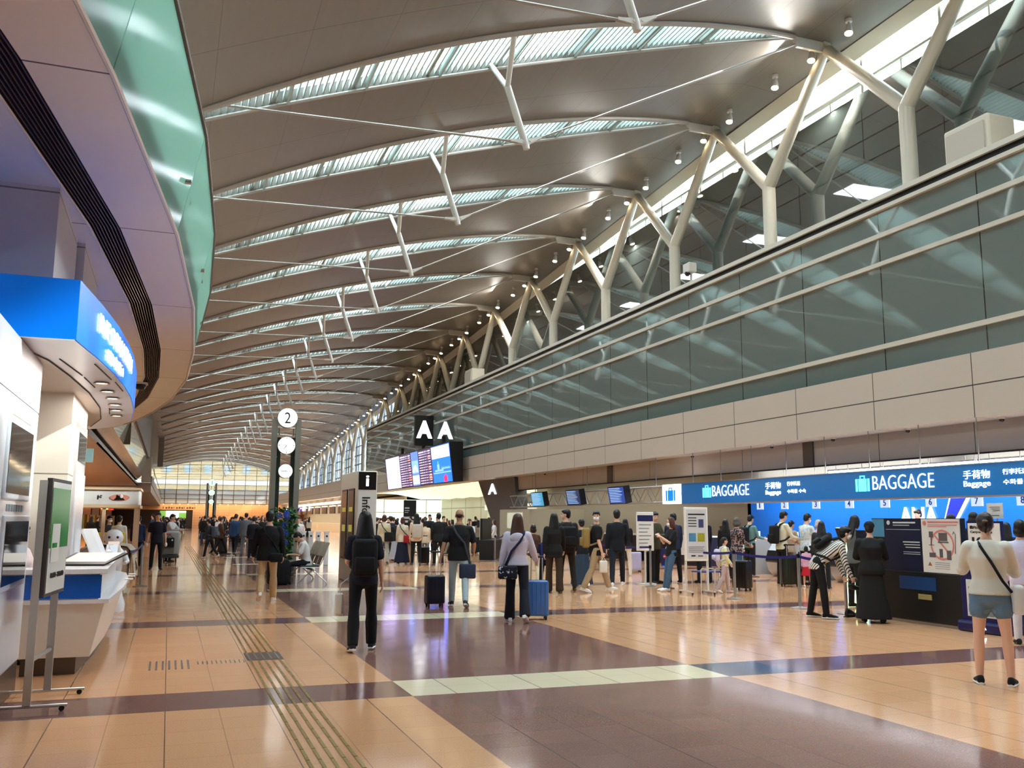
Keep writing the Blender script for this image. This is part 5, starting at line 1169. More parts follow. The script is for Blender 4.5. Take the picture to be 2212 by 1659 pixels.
def person(label, x, y, heading, H=1.7, top=((.05, .05, .08), 'long'), bottom=((.05, .05, .06), 'trousers'), hair=('black', 'short'), shoes=(.9, .9, .9), lean=2, head=(0, 0), aL=(4, 8, 12, 4), aR=(4, 8, 12, 4), lL=(0, 3, 2), lR=(0, 3, 2), female=False, detail=1, face=False, mask=False, fat=1., grip='', skin=None, hem=.0, seat=None, group=None, flare=1.0, sleeve=None):
    s = H / 1.70 if seat is None else H / 1.70
    J = P_(); J.s = s
    SK = skin or SKIN
    root = thing('person', label, 'person', (x, y, 0), heading, group)
    w = (.90 if female else 1.0) * (1 + (fat - 1) * .7)
    legs = {}
    for nm, sd, (f, ab, kn) in (('L', -1, lL), ('R', 1, lR)):
        f_, a_, g_ = rad(f), rad(ab), rad(f - kn)
        hip = Vector((sd * .088, 0, 0)); knee = hip + .42 * Vector((sd * math.sin(a_), math.sin(f_) * math.cos(a_), -math.cos(f_) * math.cos(a_)))
        ank = knee + .40 * Vector((sd * math.sin(a_) * .4, math.sin(g_), -math.cos(g_)))
        q = max(0., kn - f - 6) * .75 if kn - f > 8 else (min(0, -(f - kn - 12)) if f - kn > 12 else 0)
        q = rad(q); fd = Vector((sd * .16, math.cos(q), -math.sin(q))).normalized(); fu = Vector((0, math.sin(q), math.cos(q)))
        heel = ank - fd * .05 - fu * .075; toe = ank + fd * .175 - fu * .075
        legs[nm] = (hip, knee, ank, fd, fu, heel, toe)
    zmin = min(min(l[5].z, l[6].z) for l in legs.values())
    pz = -zmin + .004 if seat is None else seat / s
    O = Vector((0, 0, pz))
    L = rad(lean); u = Vector((0, math.sin(L), math.cos(L))); v = Vector((0, math.cos(L), -math.sin(L)))
    def T(t, side=0., fwd=0.):
        # spine bends gradually
        k = min(1, max(0, (t + .02) / .22)); a = L * k
        base = O + Vector((0, math.sin(L * .75) * max(0, t) , math.cos(L * .75) * max(0, t))) if t > 0 else O + Vector((0, 0, t))
        uu = Vector((0, math.sin(a), math.cos(a))); vv = Vector((0, math.cos(a), -math.sin(a)))
        return base + Vector((side, 0, 0)) + vv * fwd, vv
    X1 = Vector((1, 0, 0))
    J.T = lambda t, side=0., fwd=0.: T(t, side, fwd)[0] * s
    tors = [(-.10, .150, .105), (-.02, .163, .112), (.06, .150, .106), (.14, .133, .098), (.24, .147, .110), (.34, .166, .116), (.42, .158, .102), (.475, .125, .082), (.515, .070, .062), (.56, .053, .056)]
    if female: tors = [(-.10, .152, .108), (-.02, .166, .115), (.06, .145, .102), (.14, .118, .090), (.24, .132, .102), (.34, .150, .118), (.42, .143, .094), (.475, .110, .075), (.515, .060, .055), (.56, .046, .050)]
    def trings(t0, t1, inf, k=1.):
        out = []
        for t, rx, ry in tors:
            if t < t0 - 1e-6 or t > t1 + 1e-6: continue
            c, vv = T(t); kk = fat if t < .4 else (1 + (fat - 1) * .5)
            out.append((c * s, X1 * (rx * kk + inf) * s * k, vv * (ry * kk + inf) * s * k))
        return out
    arms = {}
    for nm, sd, (f, ab, el, inw) in (('L', -1, aL), ('R', 1, aR)):
        f_, a_, g_, i_ = rad(f), rad(ab), rad(f + el), rad(inw)
        sh = T(.445, sd * .172 * w)[0]; e = sh + .275 * Vector((sd * math.sin(a_), math.sin(f_) * math.cos(a_), -math.cos(f_) * math.cos(a_)))
        fd = Vector((sd * (math.sin(a_) * .6 - math.sin(i_)), math.sin(g_) * math.cos(i_), -math.cos(g_) * math.cos(i_))).normalized()
        wr = e + .245 * fd; arms[nm] = (sh, e, wr, fd, sd)
        setattr(J, 'hand' + nm, (wr + fd * .09) * s)
    J.arms = {k: (a[0] * s, a[1] * s, a[2] * s) for k, a in arms.items()}; J.legs = {k: tuple(q_ * s if i < 3 else q_ for i, q_ in enumerate(( (l[0] + O), (l[1] + O), (l[2] + O)))) for k, l in legs.items()}
    # head frame
    nb, vv = T(.545); hp, hy = rad(lean * .45 + head[0]), rad(head[1])
    Rh = Matrix.Rotation(-hy, 3, 'Z') @ Matrix.Rotation(-hp, 3, 'X')
    hc = nb + Rh @ Vector((0, .012, .135)); J.Rh = Rh; J.hc = hc * s
    b = MB(); eloft(b, trings(-.10, .56, 0.))
    b.tube([nb * s, (hc + Rh @ Vector((0, -.015, -.04))) * s], [.050 * s * (.9 if female else 1)] * 2, 14)
    def hd(c, r, n=18): b.ell((hc + Rh @ Vector(c)) * s, r[0] * s, r[1] * s, r[2] * s, n, M=Rh)
    hd((0, -.010, .022), (.073, .088, .093)); hd((0, .022, -.035), (.059, .064, .070)); hd((0, .045, -.078), (.034, .036, .028))
    if detail:
        hd((0, .088, -.018), (.011, .017, .020), 10); hd((-.074, -.005, -.01), (.010, .018, .028), 10); hd((.074, -.005, -.01), (.010, .018, .028), 10)
    for nm in 'LR':
        hip, knee, ank, fd, fu, heel, toe = legs[nm]; hip, knee, ank = hip + O, knee + O, ank + O
        limb(b, [hip * s, (hip.lerp(knee, .5)) * s, knee * s, knee.lerp(ank, .35) * s, ank * s], [.080 * s, .068 * s, .051 * s, .052 * s, .034 * s])
        b.ell((ank + fd * .05 - fu * .045) * s, .036 * s, .09 * s, .03 * s, 10)
        sh, e, wr, fo, sd = arms[nm]
        limb(b, [sh * s, sh.lerp(e, .45) * s, e * s, e.lerp(wr, .3) * s, wr * s], [.050 * s, .042 * s, .035 * s, .036 * s, .024 * s])
        a = Vector((0, 1, 0)) - fo * fo.y
        if a.length < .3: a = Vector((0, 0, 1)) - fo * fo.z
        a.normalize(); n_ = fo.cross(a).normalized()
        if n_.x * sd > 0: n_ = -n_
        hb = wr + fo * .045
        Mh = Matrix((a, n_, fo)).transposed()
        b.ell(hb * s, .038 * s, .017 * s, .052 * s, 12, M=Mh)
        curl = 1.25 if nm in grip else .45
        if detail:
            for i in range(4):
                p0 = hb + fo * .036 + a * (i - 1.5) * .0195; l = [.066, .078, .074, .058][3 - i] if True else .07; pts = [p0]; ang = curl * .35
                for q in range(3):
                    ang += curl * .45; pts.append(pts[-1] + (fo * math.cos(ang) + n_ * math.sin(ang)) * l / 3)
                b.tube([p * s for p in pts], [.0098 * s, .0092 * s, .0085 * s, .0065 * s], 8)
            p0 = hb + a * .03 - fo * .02
            b.tube([p * s for p in (p0, p0 + (a * .7 + fo * .5 + n_ * .3) * .035, p0 + (a * .75 + fo * 1.4 + n_ * .7) * .04)], [.012 * s, .0105 * s, .008 * s], 8)
        else: b.ell((hb + fo * .07) * s, .032 * s, .016 * s, .04 * s, 10, M=Mh)
    vox = {0: .026, 1: .0125, 2: .0072}[detail]
    body = baked(b, 'body', SK, root, vox, 2)
    if face:
        for sd in (-1, 1):
            e_ = MB().ell((hc + Rh @ Vector((sd * .029, .074, .004))) * s, .0105 * s, .006 * s, .0065 * s, 10, M=Rh).obj('eye', M_black, body)
            MB().ell((hc + Rh @ Vector((sd * .030, .079, .027))) * s, .017 * s, .006 * s, .0045 * s, 8, M=Rh).obj('eyebrow', HAIR['black'], body)
        if not mask: MB().ell((hc + Rh @ Vector((0, .078, -.056))) * s, .022 * s, .006 * s, .006 * s, 10, M=Rh).obj('mouth', mat('lips', (.62, .36, .33), .5), body)
    if mask:
        b = MB(); b.ell((hc + Rh @ Vector((0, .040, -.045))) * s, .064 * s, .058 * s, .050 * s, 16, M=Rh)
        b.obj('face_mask', mat('mask_white', (.90, .91, .92), .7), root, smooth=True)
    # garments
    tc_, ln = top; TM = tc_ if not isinstance(tc_, tuple) else cloth(tc_)
    inf = .016 if ln != 'loose' and ln != 'sheer' else .030
    b = MB(); rg = trings(-.10, .515, inf)
    c, vv2 = T(-.10 - hem); 
    if hem >= 0: rg = [((T(-.10)[0] - Vector((0, 0, hem))) * s, X1 * (.160 * fat + inf + hem * .12) * s, Vector((0, 1, 0)) * (.115 * fat + inf + hem * .12) * s)] + rg[0 if hem > .03 else 1:]
    else: rg = trings(-.10 - hem, .515, inf)
    eloft(b, rg)
    b.tube([T(.49)[0] * s, T(.53)[0] * s], [.072 * s, .058 * s], 14)
    for nm in 'LR':
        sh, e, wr, fo, sd = arms[nm]; k = 1.25 if ln in ('loose', 'sheer') else 1.
        b.ell(T(.45, sd * .12 * w)[0] * s, .085 * s, .072 * s, .055 * s, 14)
        if ln == 'short': limb(b, [sh * s, sh.lerp(e, .72) * s], [.062 * s * k, .064 * s])
        elif ln == 'vest': limb(b, [sh * s], [.05 * s])
        else: limb(b, [sh * s, sh.lerp(e, .5) * s, e * s, wr.lerp(e, .08) * s], [.061 * s * k, .056 * s * k, .050 * s * k, .036 * s * k])
    baked(b, 'jacket' if ln in ('loose', 'sheer') else 'top', TM, root, max(vox * 1.25, .012), 5)
    bc_, bt = bottom; BM = bc_ if not isinstance(bc_, tuple) else cloth(bc_)
    b = MB(); eloft(b, trings(-.10, .14, .008))
    if bt in ('skirt', 'longskirt'):
        l_ = .78 if bt == 'longskirt' else .38; z1 = T(-.05)[0]
        eloft(b, [((z1 + Vector((0, .0, -l_ * q))) * s, X1 * (.165 + (.13 if bt == 'longskirt' else .10) * q + .006 * math.sin(9 * q)) * s, Vector((0, 1, 0)) * (.125 + .12 * q) * s) for q in (0, .25, .5, .75, 1)])
    else:
        for nm in 'LR':
            hip, knee, ank = (q_ + O for q_ in legs[nm][:3]); fd_ = legs[nm][3]
            if bt == 'shorts': limb(b, [hip * s, hip.lerp(knee, .42) * s], [.096 * s, .100 * s])
            elif bt == 'wide': limb(b, [hip * s, hip.lerp(knee, .5) * s, knee * s], [.093 * s, .084 * s, .074 * s]); b.tube([knee * s, knee.lerp(ank, .5) * s, (ank + fd_ * .02) * s, (ank + fd_ * .03 + (ank - knee).normalized() * .035) * s], [.074 * s, .078 * s, .088 * s, .092 * s], 14)
            else: limb(b, [hip * s, hip.lerp(knee, .5) * s, knee * s, knee.lerp(ank, .4) * s, ank.lerp(knee, .30) * s], [.092 * s * fat, .078 * s, .064 * s, .062 * s * flare, .056 * s * flare]); b.tube([ank.lerp(knee, .3) * s, (ank + (ank - knee).normalized() * .022) * s], [.057 * s * flare, .052 * s * flare], 14)
        b.ell((O + Vector((0, -.022, -.06))) * s, .14 * s, .10 * s, .09 * s, 14)
    baked(b, {'skirt': 'skirt', 'longskirt': 'skirt', 'shorts': 'shorts'}.get(bt, 'trousers'), BM, root, max(vox * 1.25, .012), 5)
    for nm in 'LR':
        hip, knee, ank, fd, fu, heel, toe = legs[nm]; ank = ank + O; sdv = fd.cross(fu).normalized(); b = MB()
        eloft(b, [((ank + fd * a_ - fu * (.075 - h_)) * s, sdv * w_ * s, fu * h_ * s) for a_, w_, h_ in ((-.062, .022, .030), (-.05, .034, .040), (-.01, .036, .050), (.05, .040, .036), (.11, .046, .028), (.155, .040, .022), (.185, .018, .014))], 14)
        sh_ = b.obj('shoe', cloth(shoes) if isinstance(shoes, tuple) else shoes, root, smooth=True)
        if detail == 2:
            b = MB(); eloft(b, [((ank + fd * a_ - fu * (.0755 - .008)) * s, sdv * w_ * s, fu * .014 * s) for a_, w_ in ((-.066, .022), (-.052, .036), (0, .039), (.06, .043), (.12, .049), (.165, .042), (.192, .018))], 14)
            b.obj('sole', mat('sole_white', (.88, .88, .86), .6), sh_, smooth=True)
    # hair
    hk, hs = hair
    b = MB()
    def hh(c, r, n=16): b.ell((hc + Rh @ Vector(c)) * s, r[0] * s, r[1] * s, r[2] * s, n, M=Rh)
    if hs != 'bald':
        hh((0, -.022, .034), (.083, .094, .094)); hh((0, -.048, -.015), (.074, .062, .075)); 
        if hs in ('short', 'cap', 'bun'): hh((0, .045, .072), (.062, .045, .032))
        if hs == 'long':
            eloft(b, [((hc + Rh @ Vector((0, y__, z__))) * s, Rh @ X1 * (a__ * s), Rh @ Vector((0, 1, 0)) * (d__ * s)) for z__, y__, a__, d__ in ((.075, -.020, .070, .075), (.02, -.026, .089, .084), (-.05, -.040, .098, .072), (-.12, -.060, .108, .056), (-.20, -.078, .118, .046), (-.28, -.084, .118, .040), (-.33, -.086, .104, .030), (-.355, -.086, .085, .018))], 20)
            hh((-.064, .015, -.04), (.022, .045, .10)); hh((.064, .015, -.04), (.022, .045, .10))
        if hs == 'bob': hh((0, -.035, -.05), (.094, .080, .085)); hh((-.06, .02, -.03), (.028, .05, .08)); hh((.06, .02, -.03), (.028, .05, .08))
        if hs == 'tail': hh((0, -.11, .0), (.03, .04, .04)); hh((0, -.125, -.08), (.028, .03, .09))
        if hs == 'bun': hh((0, -.105, -.005), (.03, .025, .04)); hh((0, -.105, -.06), (.022, .02, .05))
    else: hh((0, -.050, -.005), (.068, .058, .045)); 
    hr = baked(b, 'hair', HAIR[hk], root, max(vox * 1.1, .010), 3)
    if hs == 'cap':
        b = MB(); b.ell((hc + Rh @ Vector((0, -.012, .055))) * s, .089 * s, .103 * s, .078 * s, 18, M=Rh); b.obj('cap', cloth((.04, .04, .05)), root, smooth=True)
    if hs == 'bun': MB().ell((hc + Rh @ Vector((0, -.135, .015))) * s, .028 * s, .010 * s, .014 * s, 10, M=Rh).obj('hair_clip', mat('clip_brown', (.42, .33, .25), .3), hr)
    J.root = root; J.loc = (x, y); J.heading = heading; J.w = w
    return J
def worn(J, name, label, cat): return thing(name, label, cat, (J.loc[0], J.loc[1], 0), J.heading)
def backpack(J, label, col, w_=.29, h_=.42, d_=.15, t0=.02, drop=0., pocket=True, strapcol=None):
    t = worn(J, 'backpack', label, 'bag'); m = cloth(col); ms_ = cloth(strapcol or col); s = J.s
    a = J.T(t0); c = J.T(t0 + h_ / s * 1.0); u = (c - a).normalized(); v = Vector((0, u.z, -u.y)); X1 = Vector((1, 0, 0)); o = J.T(t0) - v * (.135 * s + d_ / 2)
    R = Matrix((X1, v, u)).transposed()
    def put(b): b.v = [tuple(o + R @ Vector(p)) for p in b.v]; return b
    put(MB().rbox(-w_ / 2, w_ / 2, -d_ / 2, d_ / 2, 0, h_, .055, 4)).obj('bag_body', m, t, smooth=True)
    if pocket: put(MB().rbox(-w_ * .40, w_ * .40, -d_ / 2 - .045, -d_ / 2 + .02, .04, h_ * .52, .025, 3)).obj('front_pocket', m, t, smooth=True)
    for sd in (-1, 1):
        pts = [J.T(.36, sd * .075 * s / s, -.15), J.T(.47, sd * .085, -.11), J.T(.51, sd * .09, -.02), J.T(.47, sd * .10, .10), J.T(.35, sd * .115, .135), J.T(.20, sd * .150, .10), J.T(.12, sd * .165, -.02), J.T(.08, sd * .12, -.14)]
        MB().tube(pts, .020 * s, 8).obj('strap', ms_, t, smooth=True)
    return t
def crossbag(J, label, col, sd=1, w_=.26, h_=.20, strap=None, low=.0, back=.13, m=None, sr=.014):
    """strap over the shoulder on side -sd, bag at hip side sd"""
    t = worn(J, 'shoulder_bag', label, 'bag'); s = J.s; m = m or cloth(col)
    pts = [J.T(.02 - low, sd * .19, -.06), J.T(.20, sd * .09, -.145), J.T(.36, -sd * .05, -.150), J.T(.47, -sd * .10, -.105), J.T(.515, -sd * .105, -.01), J.T(.46, -sd * .09, .105), J.T(.30, sd * .0, .150), J.T(.12, sd * .13, .13), J.T(.02 - low, sd * .20, .03)]
    MB().tube(pts, sr, 8).obj('strap', cloth(strap or col), t, smooth=True)
    c = J.T(-.02 - low, sd * .15, -back) ; b = MB().rbox(-w_ / 2, w_ / 2, -.05, .05, -h_ / 2, h_ / 2, .03, 3)
    b.v = [(p[0] + c.x, p[1] + c.y, p[2] + c.z - h_ * .3) for p in b.v]; b.obj('bag_body', m, t, smooth=True)
    return t
def suitcase(label, x, y, heading, col, W=.36, D=.23, Hh=.52, handle=True, hz=1.0, tilt=0, rough=.3):
    t = thing('suitcase', label, 'suitcase', (x, y, 0), heading); m = mat('case_%02x%02x%02x' % tuple(int(q * 255) for q in col), col, rough)
    MB().rbox(-W / 2, W / 2, -D / 2, D / 2, .06, .06 + Hh, .035, 4).obj('shell', m, t, smooth=True)
    b = MB()
    for i in range(5):
        x_ = -W * .36 + i * W * .18
        for s_ in (-1, 1): b.rbox(x_ - .010, x_ + .010, s_ * D / 2 - .006, s_ * D / 2 + .006, .10, .02 + Hh, .004, 1)
    b.obj('rib', m, t)
    MB().rbox(-W / 2 - .003, W / 2 + .003, -.006, .006, .056, .065 + Hh, .003, 1).obj('zip', M_black, t)
    if handle:
        b = MB(); [b.tube([(s_ * .09, -D * .30, .06 + Hh), (s_ * .09, -D * .30, hz)], .009, 6) for s_ in (-1, 1)]; b.obj('handle_tube', M_alu, t)
        MB().rbox(-.11, .11, -D * .30 - .015, -D * .30 + .015, hz - .015, hz + .015, .01, 2).obj('handle', M_black, t)
    for a in (-1, 1):
        for c in (-1, 1):
            x_, y__ = a * (W / 2 - .045), c * (D / 2 - .045)
            MB().tube([(x_ - .014, y__, .028), (x_ + .014, y__, .028)], .028, 12).tube([(x_, y__, .03), (x_, y__, .075)], .012, 6).obj('wheel', M_black, t)
    return t
def at(px, py): return spot_on_floor(px, py)
BK = (.035, .035, .045); NV = (.05, .06, .13)
WALK = dict(lL=(24, 2, 6), lR=(-16, 2, 22), aL=(-14, 8, 14, 2), aR=(18, 8, 20, 2))
WALK2 = dict(lR=(24, 2, 6), lL=(-16, 2, 22), aR=(-14, 8, 14, 2), aL=(18, 8, 20, 2))
STAND = dict(lL=(2, 4, 3), lR=(-3, 4, 3))
WAIT = dict(aL=(25, 6, 75, 25), aR=(25, 6, 75, 25))
# --- nearest travellers
x, y = at(781, 1406)
J = person('woman with long black hair in navy shirt and black bootcut trousers walking away centre', x, y, 9, 1.66, (NV, 'short'), ((.02, .025, .05), 'trousers'), ('black', 'long'), (.12, .14, .18), 3, (4, 0), (8, 10, 55, 30), (0, 10, 10, 0), (-12, 3, 8), (14, 3, 10), True, 2, flare=1.25)
backpack(J, 'black backpack with a yellow charm on the woman in the centre', BK, .30, .44, .15, .0)
b = worn(J, 'plastic_bag', 'small crumpled white bag hanging at the left side of the woman in the centre', 'bag'); h_ = J.handL; MB().tube([(h_.x, h_.y, h_.z), (-.27, .02, .78), (-.28, .0, .66)], .008, 6).rbox(-.335, -.235, -.05, .05, .42, .68, .03, 3).obj('bag_body', mat('bag_white', (.87, .86, .82), .4), b, smooth=True)
kc = worn(J, 'key_charm', 'yellow and white charm dangling from the black backpack', 'charm'); c = J.T(.40, .0, -.22); MB().rbox(c.x - .03, c.x + .03, c.y - .012, c.y + .006, c.z - .02, c.z + .03, .008, 2).obj('charm', mat('charm_yellow', (.85, .8, .3), .5), kc); MB().rbox(c.x - .028, c.x + .028, c.y - .012, c.y + .005, c.z - .11, c.z - .035, .008, 2).obj('tag', mat('charm_grey', (.55, .6, .7), .5), kc)
x, y = at(575, 1299)
J = person('man in baggy black top and beige trousers seen from behind before the clock tower', x, y, 6, 1.72, (BK, 'loose'), ((.76, .64, .47), 'trousers'), ('black', 'short'), (.85, .84, .82), 2, (0, 0), (6, 14, 14, 4), (6, 14, 14, 4), (-10, 3, 34), (12, 3, 3), False, 2, fat=1.12, flare=1.25, hem=.03)
crossbag(J, 'small black bag slung across the back of the man in beige trousers', BK, 1, .24, .17, back=.16)
x, y = at(990, 1311)
J = person('balding man in a black shirt and pale jeans pulling a dark suitcase', x, y, 17, 1.77, ((.04, .045, .055), 'short'), ((.66, .73, .76), 'trousers'), ('darkbrown', 'bald'), (.22, .20, .18), 3, (6, 0), (-12, 16, 8, -4), (10, 16, 45, 10), (16, 3, 6), (-12, 3, 16), False, 2, fat=1.13, grip='L', skin=SKIN2)
crossbag(J, 'blue-grey shoulder bag at the right hip of the balding man', (.16, .20, .30), 1, .30, .26, (.22, .24, .28), .18, .10, sr=.02)
x, y = at(938, 1311); suitcase('dark navy cabin suitcase pulled by the balding man', x, y, 0, (.05, .06, .13), .34, .24, .50, True, .98)
x, y = at(1117, 1343)
J = person('woman with long brown hair in a pale lilac hooded jacket beside a blue suitcase', x, y, 21, 1.67, ((.76, .75, .82), 'loose'), ((.035, .045, .10), 'wide'), ('brown', 'long'), (.93, .92, .90), 3, (0, 0), (-4, 14, 12, 0), (14, 20, 42, 0), (10, 3, 4), (-14, 3, 20), True, 2, hem=-.04)
b = MB(); c = J.T(.405, 0, -.125); b.ell(c + Vector((0, .012, 0)), .12, .035, .085, 18); h_ = b.obj('hood', cloth((.76, .75, .82)), J.root, smooth=True)
crossbag(J, 'dark patterned bag with white marks on the back of the woman in lilac', NV, -1, .30, .20, (.08, .10, .25), .04, .16, spotted('patterned_bag', (.05, .07, .13), (.75, .78, .82), 22, .60), .02)
x, y = at(1158, 1338); suitcase('bright blue ribbed suitcase rolling right of the woman in lilac', x, y, 15, (.26, .44, .70), .38, .26, .55, True, .98, rough=.22)
x, y = at(2152, 1480)
sh = mat('sheer_white', (.88, .87, .82), .75, alpha=.80, bump=.3, bscale=10)
J = person('woman in a sheer white blouse, denim shorts and sandals at the right edge', x, y, 47, 1.66, (sh, 'sheer'), (denim(), 'shorts'), ('darkbrown', 'bun'), (.05, .05, .06), 2, (8, 0), (30, 16, 95, 35), (22, 16, 90, 30), (1, 5, 2), (0, 5, 2), True, 2, hem=-.02, fat=1.06)
t = worn(J, 'shoulder_bag', 'black diagonal strap bag across the back of the sheer white blouse', 'bag'); MB().tube([J.T(.50, -.07, -.05), J.T(.46, -.06, -.125), J.T(.30, .03, -.165), J.T(.12, .12, -.155), J.T(.02, .19, -.09), J.T(.02, .2, .02)], .014, 8).obj('strap', cloth(BK), t, smooth=True)
c = J.T(-.04, .24, .05); MB().rbox(c.x - .05, c.x + .07, c.y - .14, c.y + .1, c.z - .16, c.z + .12, .04, 3).obj('bag_body', mat('clear_plastic', (.86, .86, .86), .3, alpha=.7), t, smooth=True)
for nm in 'LR':
    pass
x, y = at(1770, 1335)
J = person('person in a striped shirt and black trousers bending over holding a black shoe', x, y, 118, 1.72, (stripes(), 'long'), (BK, 'trousers'), ('black', 'short'), (.03, .03, .035), 72, (-25, 0), (2, 4, 16, 8), (8, 4, 16, 8), (-6, 5, 4), (8, 5, 4), False, 2, face=True, mask=True, grip='LR', hem=.02)
backpack(J, 'small black backpack on the bent person in the striped shirt', BK, .26, .32, .12, .10)
hx = J.handR; t = worn(J, 'shoe', 'black shoe held up by the bent person in the striped shirt', 'shoe'); b = MB(); eloft(b, [(Vector((hx.x + .02, hx.y - .10 + a_, hx.z - .05 - a_ * .3)), (w_, 0, 0), (0, .1 * h_, h_)) for a_, w_, h_ in ((0, .028, .035), (.05, .038, .05), (.12, .040, .04), (.20, .047, .03), (.27, .036, .022), (.30, .015, .012))], 14); b.obj('upper', M_black, t, smooth=True)
x, y = at(1834, 1333); t = thing('shoe', 'pair-less black boot standing on the floor by the bent person', 'shoe', (x, y, 0), 80); b = MB(); eloft(b, [((0, a_, h_), (w_, 0, 0), (0, 0, h_)) for a_, w_, h_ in ((-.07, .03, .05), (-.04, .042, .075), (.02, .042, .07), (.09, .045, .045), (.16, .05, .03), (.21, .03, .02))], 14); b.obj('upper', M_black, t, smooth=True); MB().box(-.045, .045, -.08, .2, 0, .015).obj('sole', M_black, t)
x, y = at(1888, 1345)
J = person('person in a black cap and long black dress seen from behind by the dark stand', x, y, 42, 1.57, (BK, 'loose'), (BK, 'longskirt'), ('black', 'cap'), (.10, .12, .22), 4, (12, 0), (20, 14, 60, 20), (20, 14, 60, 20), (0, 5, 2), (0, 5, 2), True, 1, hem=-.0, fat=1.16)
x, y = at(1850, 1312)
J = person('woman with long black hair in a grey top standing behind the black-dressed person', x, y, 95, 1.69, ((.36, .38, .38), 'long'), (BK, 'trousers'), ('black', 'long'), BK, 3, (12, 0), aR=(30, 6, 60, 20), aL=(30, 6, 60, 20), female=True, detail=1, face=True)
x, y = at(1288, 1280)
J = person('man in a black top and beige trousers with a white face mask striding right', x, y, 108, 1.79, (BK, 'short'), ((.66, .58, .46), 'trousers'), ('black', 'short'), (.90, .90, .90), 2, (0, 100), (-4, 8, 12, 0), (4, 8, 12, 0), (24, 2, 8), (-14, 3, 12), False, 2, face=True, mask=True, grip='R', flare=1.2, hem=.03)
backpack(J, 'tan backpack on the striding man with the white mask', (.58, .48, .27), .28, .44, .17, .02, strapcol=(.50, .45, .36))
b = worn(J, 'plastic_bag', 'small white plastic bag in the hand of the striding man', 'bag'); h_ = J.handR; MB().rbox(h_.x - .03, h_.x + .03, h_.y - .09, h_.y + .09, h_.z - .34, h_.z - .08, .03, 3).tube([(h_.x, h_.y - .06, h_.z - .1), (h_.x, h_.y, h_.z), (h_.x, h_.y + .06, h_.z - .1)], .006, 5).obj('bag_body', mat('bag_white', (.87, .86, .82), .4), b, smooth=True)
x, y = at(1334, 1268)
person('man in a dark top and dark jeans walking away right of the masked man', x, y, 26, 1.84, ((.03, .05, .09), 'long'), ((.08, .11, .16), 'trousers'), ('black', 'short'), (.92, .92, .92), 2, (0, 0), (-8, 8, 10, 0), (14, 8, 30, 10), (-16, 3, 2), (20, 3, 6), False, 1, hem=.02)
x, y = at(1197, 1281)
person('woman with very long black hair in a black coat and brown wide trousers', x, y, 24, 1.72, (BK, 'loose'), ((.20, .15, .10), 'wide'), ('black', 'long'), (.10, .08, .07), 2, (0, 0), WALK['aL'], WALK['aR'], (6, 3, 4), (-6, 3, 6), True, 1, hem=.05)
x, y = at(1224, 1276)
J = person('man in a brown jacket looking left behind the woman in black coat', x, y, 14, 1.83, ((.12, .10, .08), 'loose'), ((.16, .12, .09), 'trousers'), ('black', 'short'), (.07, .06, .06), 2, (0, -75), lL=(10, 3, 4), lR=(-12, 3, 14), detail=1, face=True)
backpack(J, 'puffy black backpack between the brown jacket and the masked man', (.05, .055, .08), .36, .46, .20, .0)
x, y = at(1178, 1277)
J = person('small child in black trousers carrying a blue backpack', x, y, 8, 1.28, ((.06, .08, .22), 'short'), (BK, 'trousers'), ('black', 'short'), (.1, .1, .12), 2, lL=(8, 3, 4), lR=(-8, 3, 10), detail=1)
backpack(J, 'bright blue backpack worn by the small child', (.06, .15, .45), .28, .36, .14, .0)
x, y = at(1152, 1264)
person('person in wide cream trousers half hidden by the woman in lilac', x, y, 5, 1.46, ((.30, .18, .14), 'long'), ((.86, .82, .70), 'wide'), ('darkbrown', 'bob'), (.8, .78, .7), 2, lL=(8, 3, 4), lR=(-8, 3, 10), female=True, detail=1)
x, y = at(1257, 1268)
person('woman in a denim skirt and white shoes behind the tan backpack', x, y, 10, 1.60, ((.06, .07, .10), 'long'), ((.16, .24, .32), 'longskirt'), ('black', 'short'), (.92, .92, .92), 2, lL=(8, 3, 4), lR=(-8, 3, 10), female=True, detail=1)
x, y = at(1352, 1243)
person('long-haired woman in a black top and white trousers beyond the man in dark jeans', x, y, 15, 1.62, (BK, 'loose'), ((.85, .83, .78), 'trousers'), ('black', 'long'), (.8, .8, .8), 2, female=True, detail=1, **{k: STAND[k] for k in STAND})
x, y = at(1372, 1236); suitcase('pale lavender suitcase standing beside the white trousers', x, y, 10, (.68, .68, .82), .36, .24, .55, False)
x, y = at(1452, 1277)
person('masked woman in a black top and blue jeans leaning against the notice stand', x, y, -85, 1.66, (BK, 'short'), ((.26, .38, .50), 'trousers'), ('auburn', 'long'), (.92, .92, .92), -2, (8, 0), (30, 5, 100, 30), (26, 5, 110, 30), (14, 2, 4), (10, 2, 2), True, 1, face=True, mask=True)
x, y = at(1428, 1262)
person('man with black hair in an olive jacket behind the masked woman', x, y + .3, 150, 1.80, ((.24, .24, .17), 'loose'), (BK, 'trousers'), ('black', 'short'), BK, 2, (8, 30), **WAIT, detail=1, face=True)
x, y = at(1412, 1258)
J = person('woman with long black hair in a black and white striped top', x, y + .1, 60, 1.63, (spotted('fine_stripes', (.85, .85, .83), (.10, .10, .12), 40, .5), 'long'), (BK, 'trousers'), ('black', 'long'), BK, 2, (8, 0), **WAIT, female=True, detail=1)
x, y = at(1472, 1262)
person('person in a dark blue checked shirt left of the notice board', x + .1, y + .5, 5, 1.77, ((.12, .17, .28), 'long'), (BK, 'trousers'), ('black', 'short'), BK, 2, detail=1, **STAND)
x, y = at(1545, 1262)
person('grey-haired man in a dark suit behind the notice board', x, y + .5, 5, 1.77, ((.06, .08, .16), 'long'), ((.05, .07, .12), 'trousers'), ('grey', 'short'), BK, 2, detail=1, hem=.06, **STAND)
x, y = at(1566, 1281)
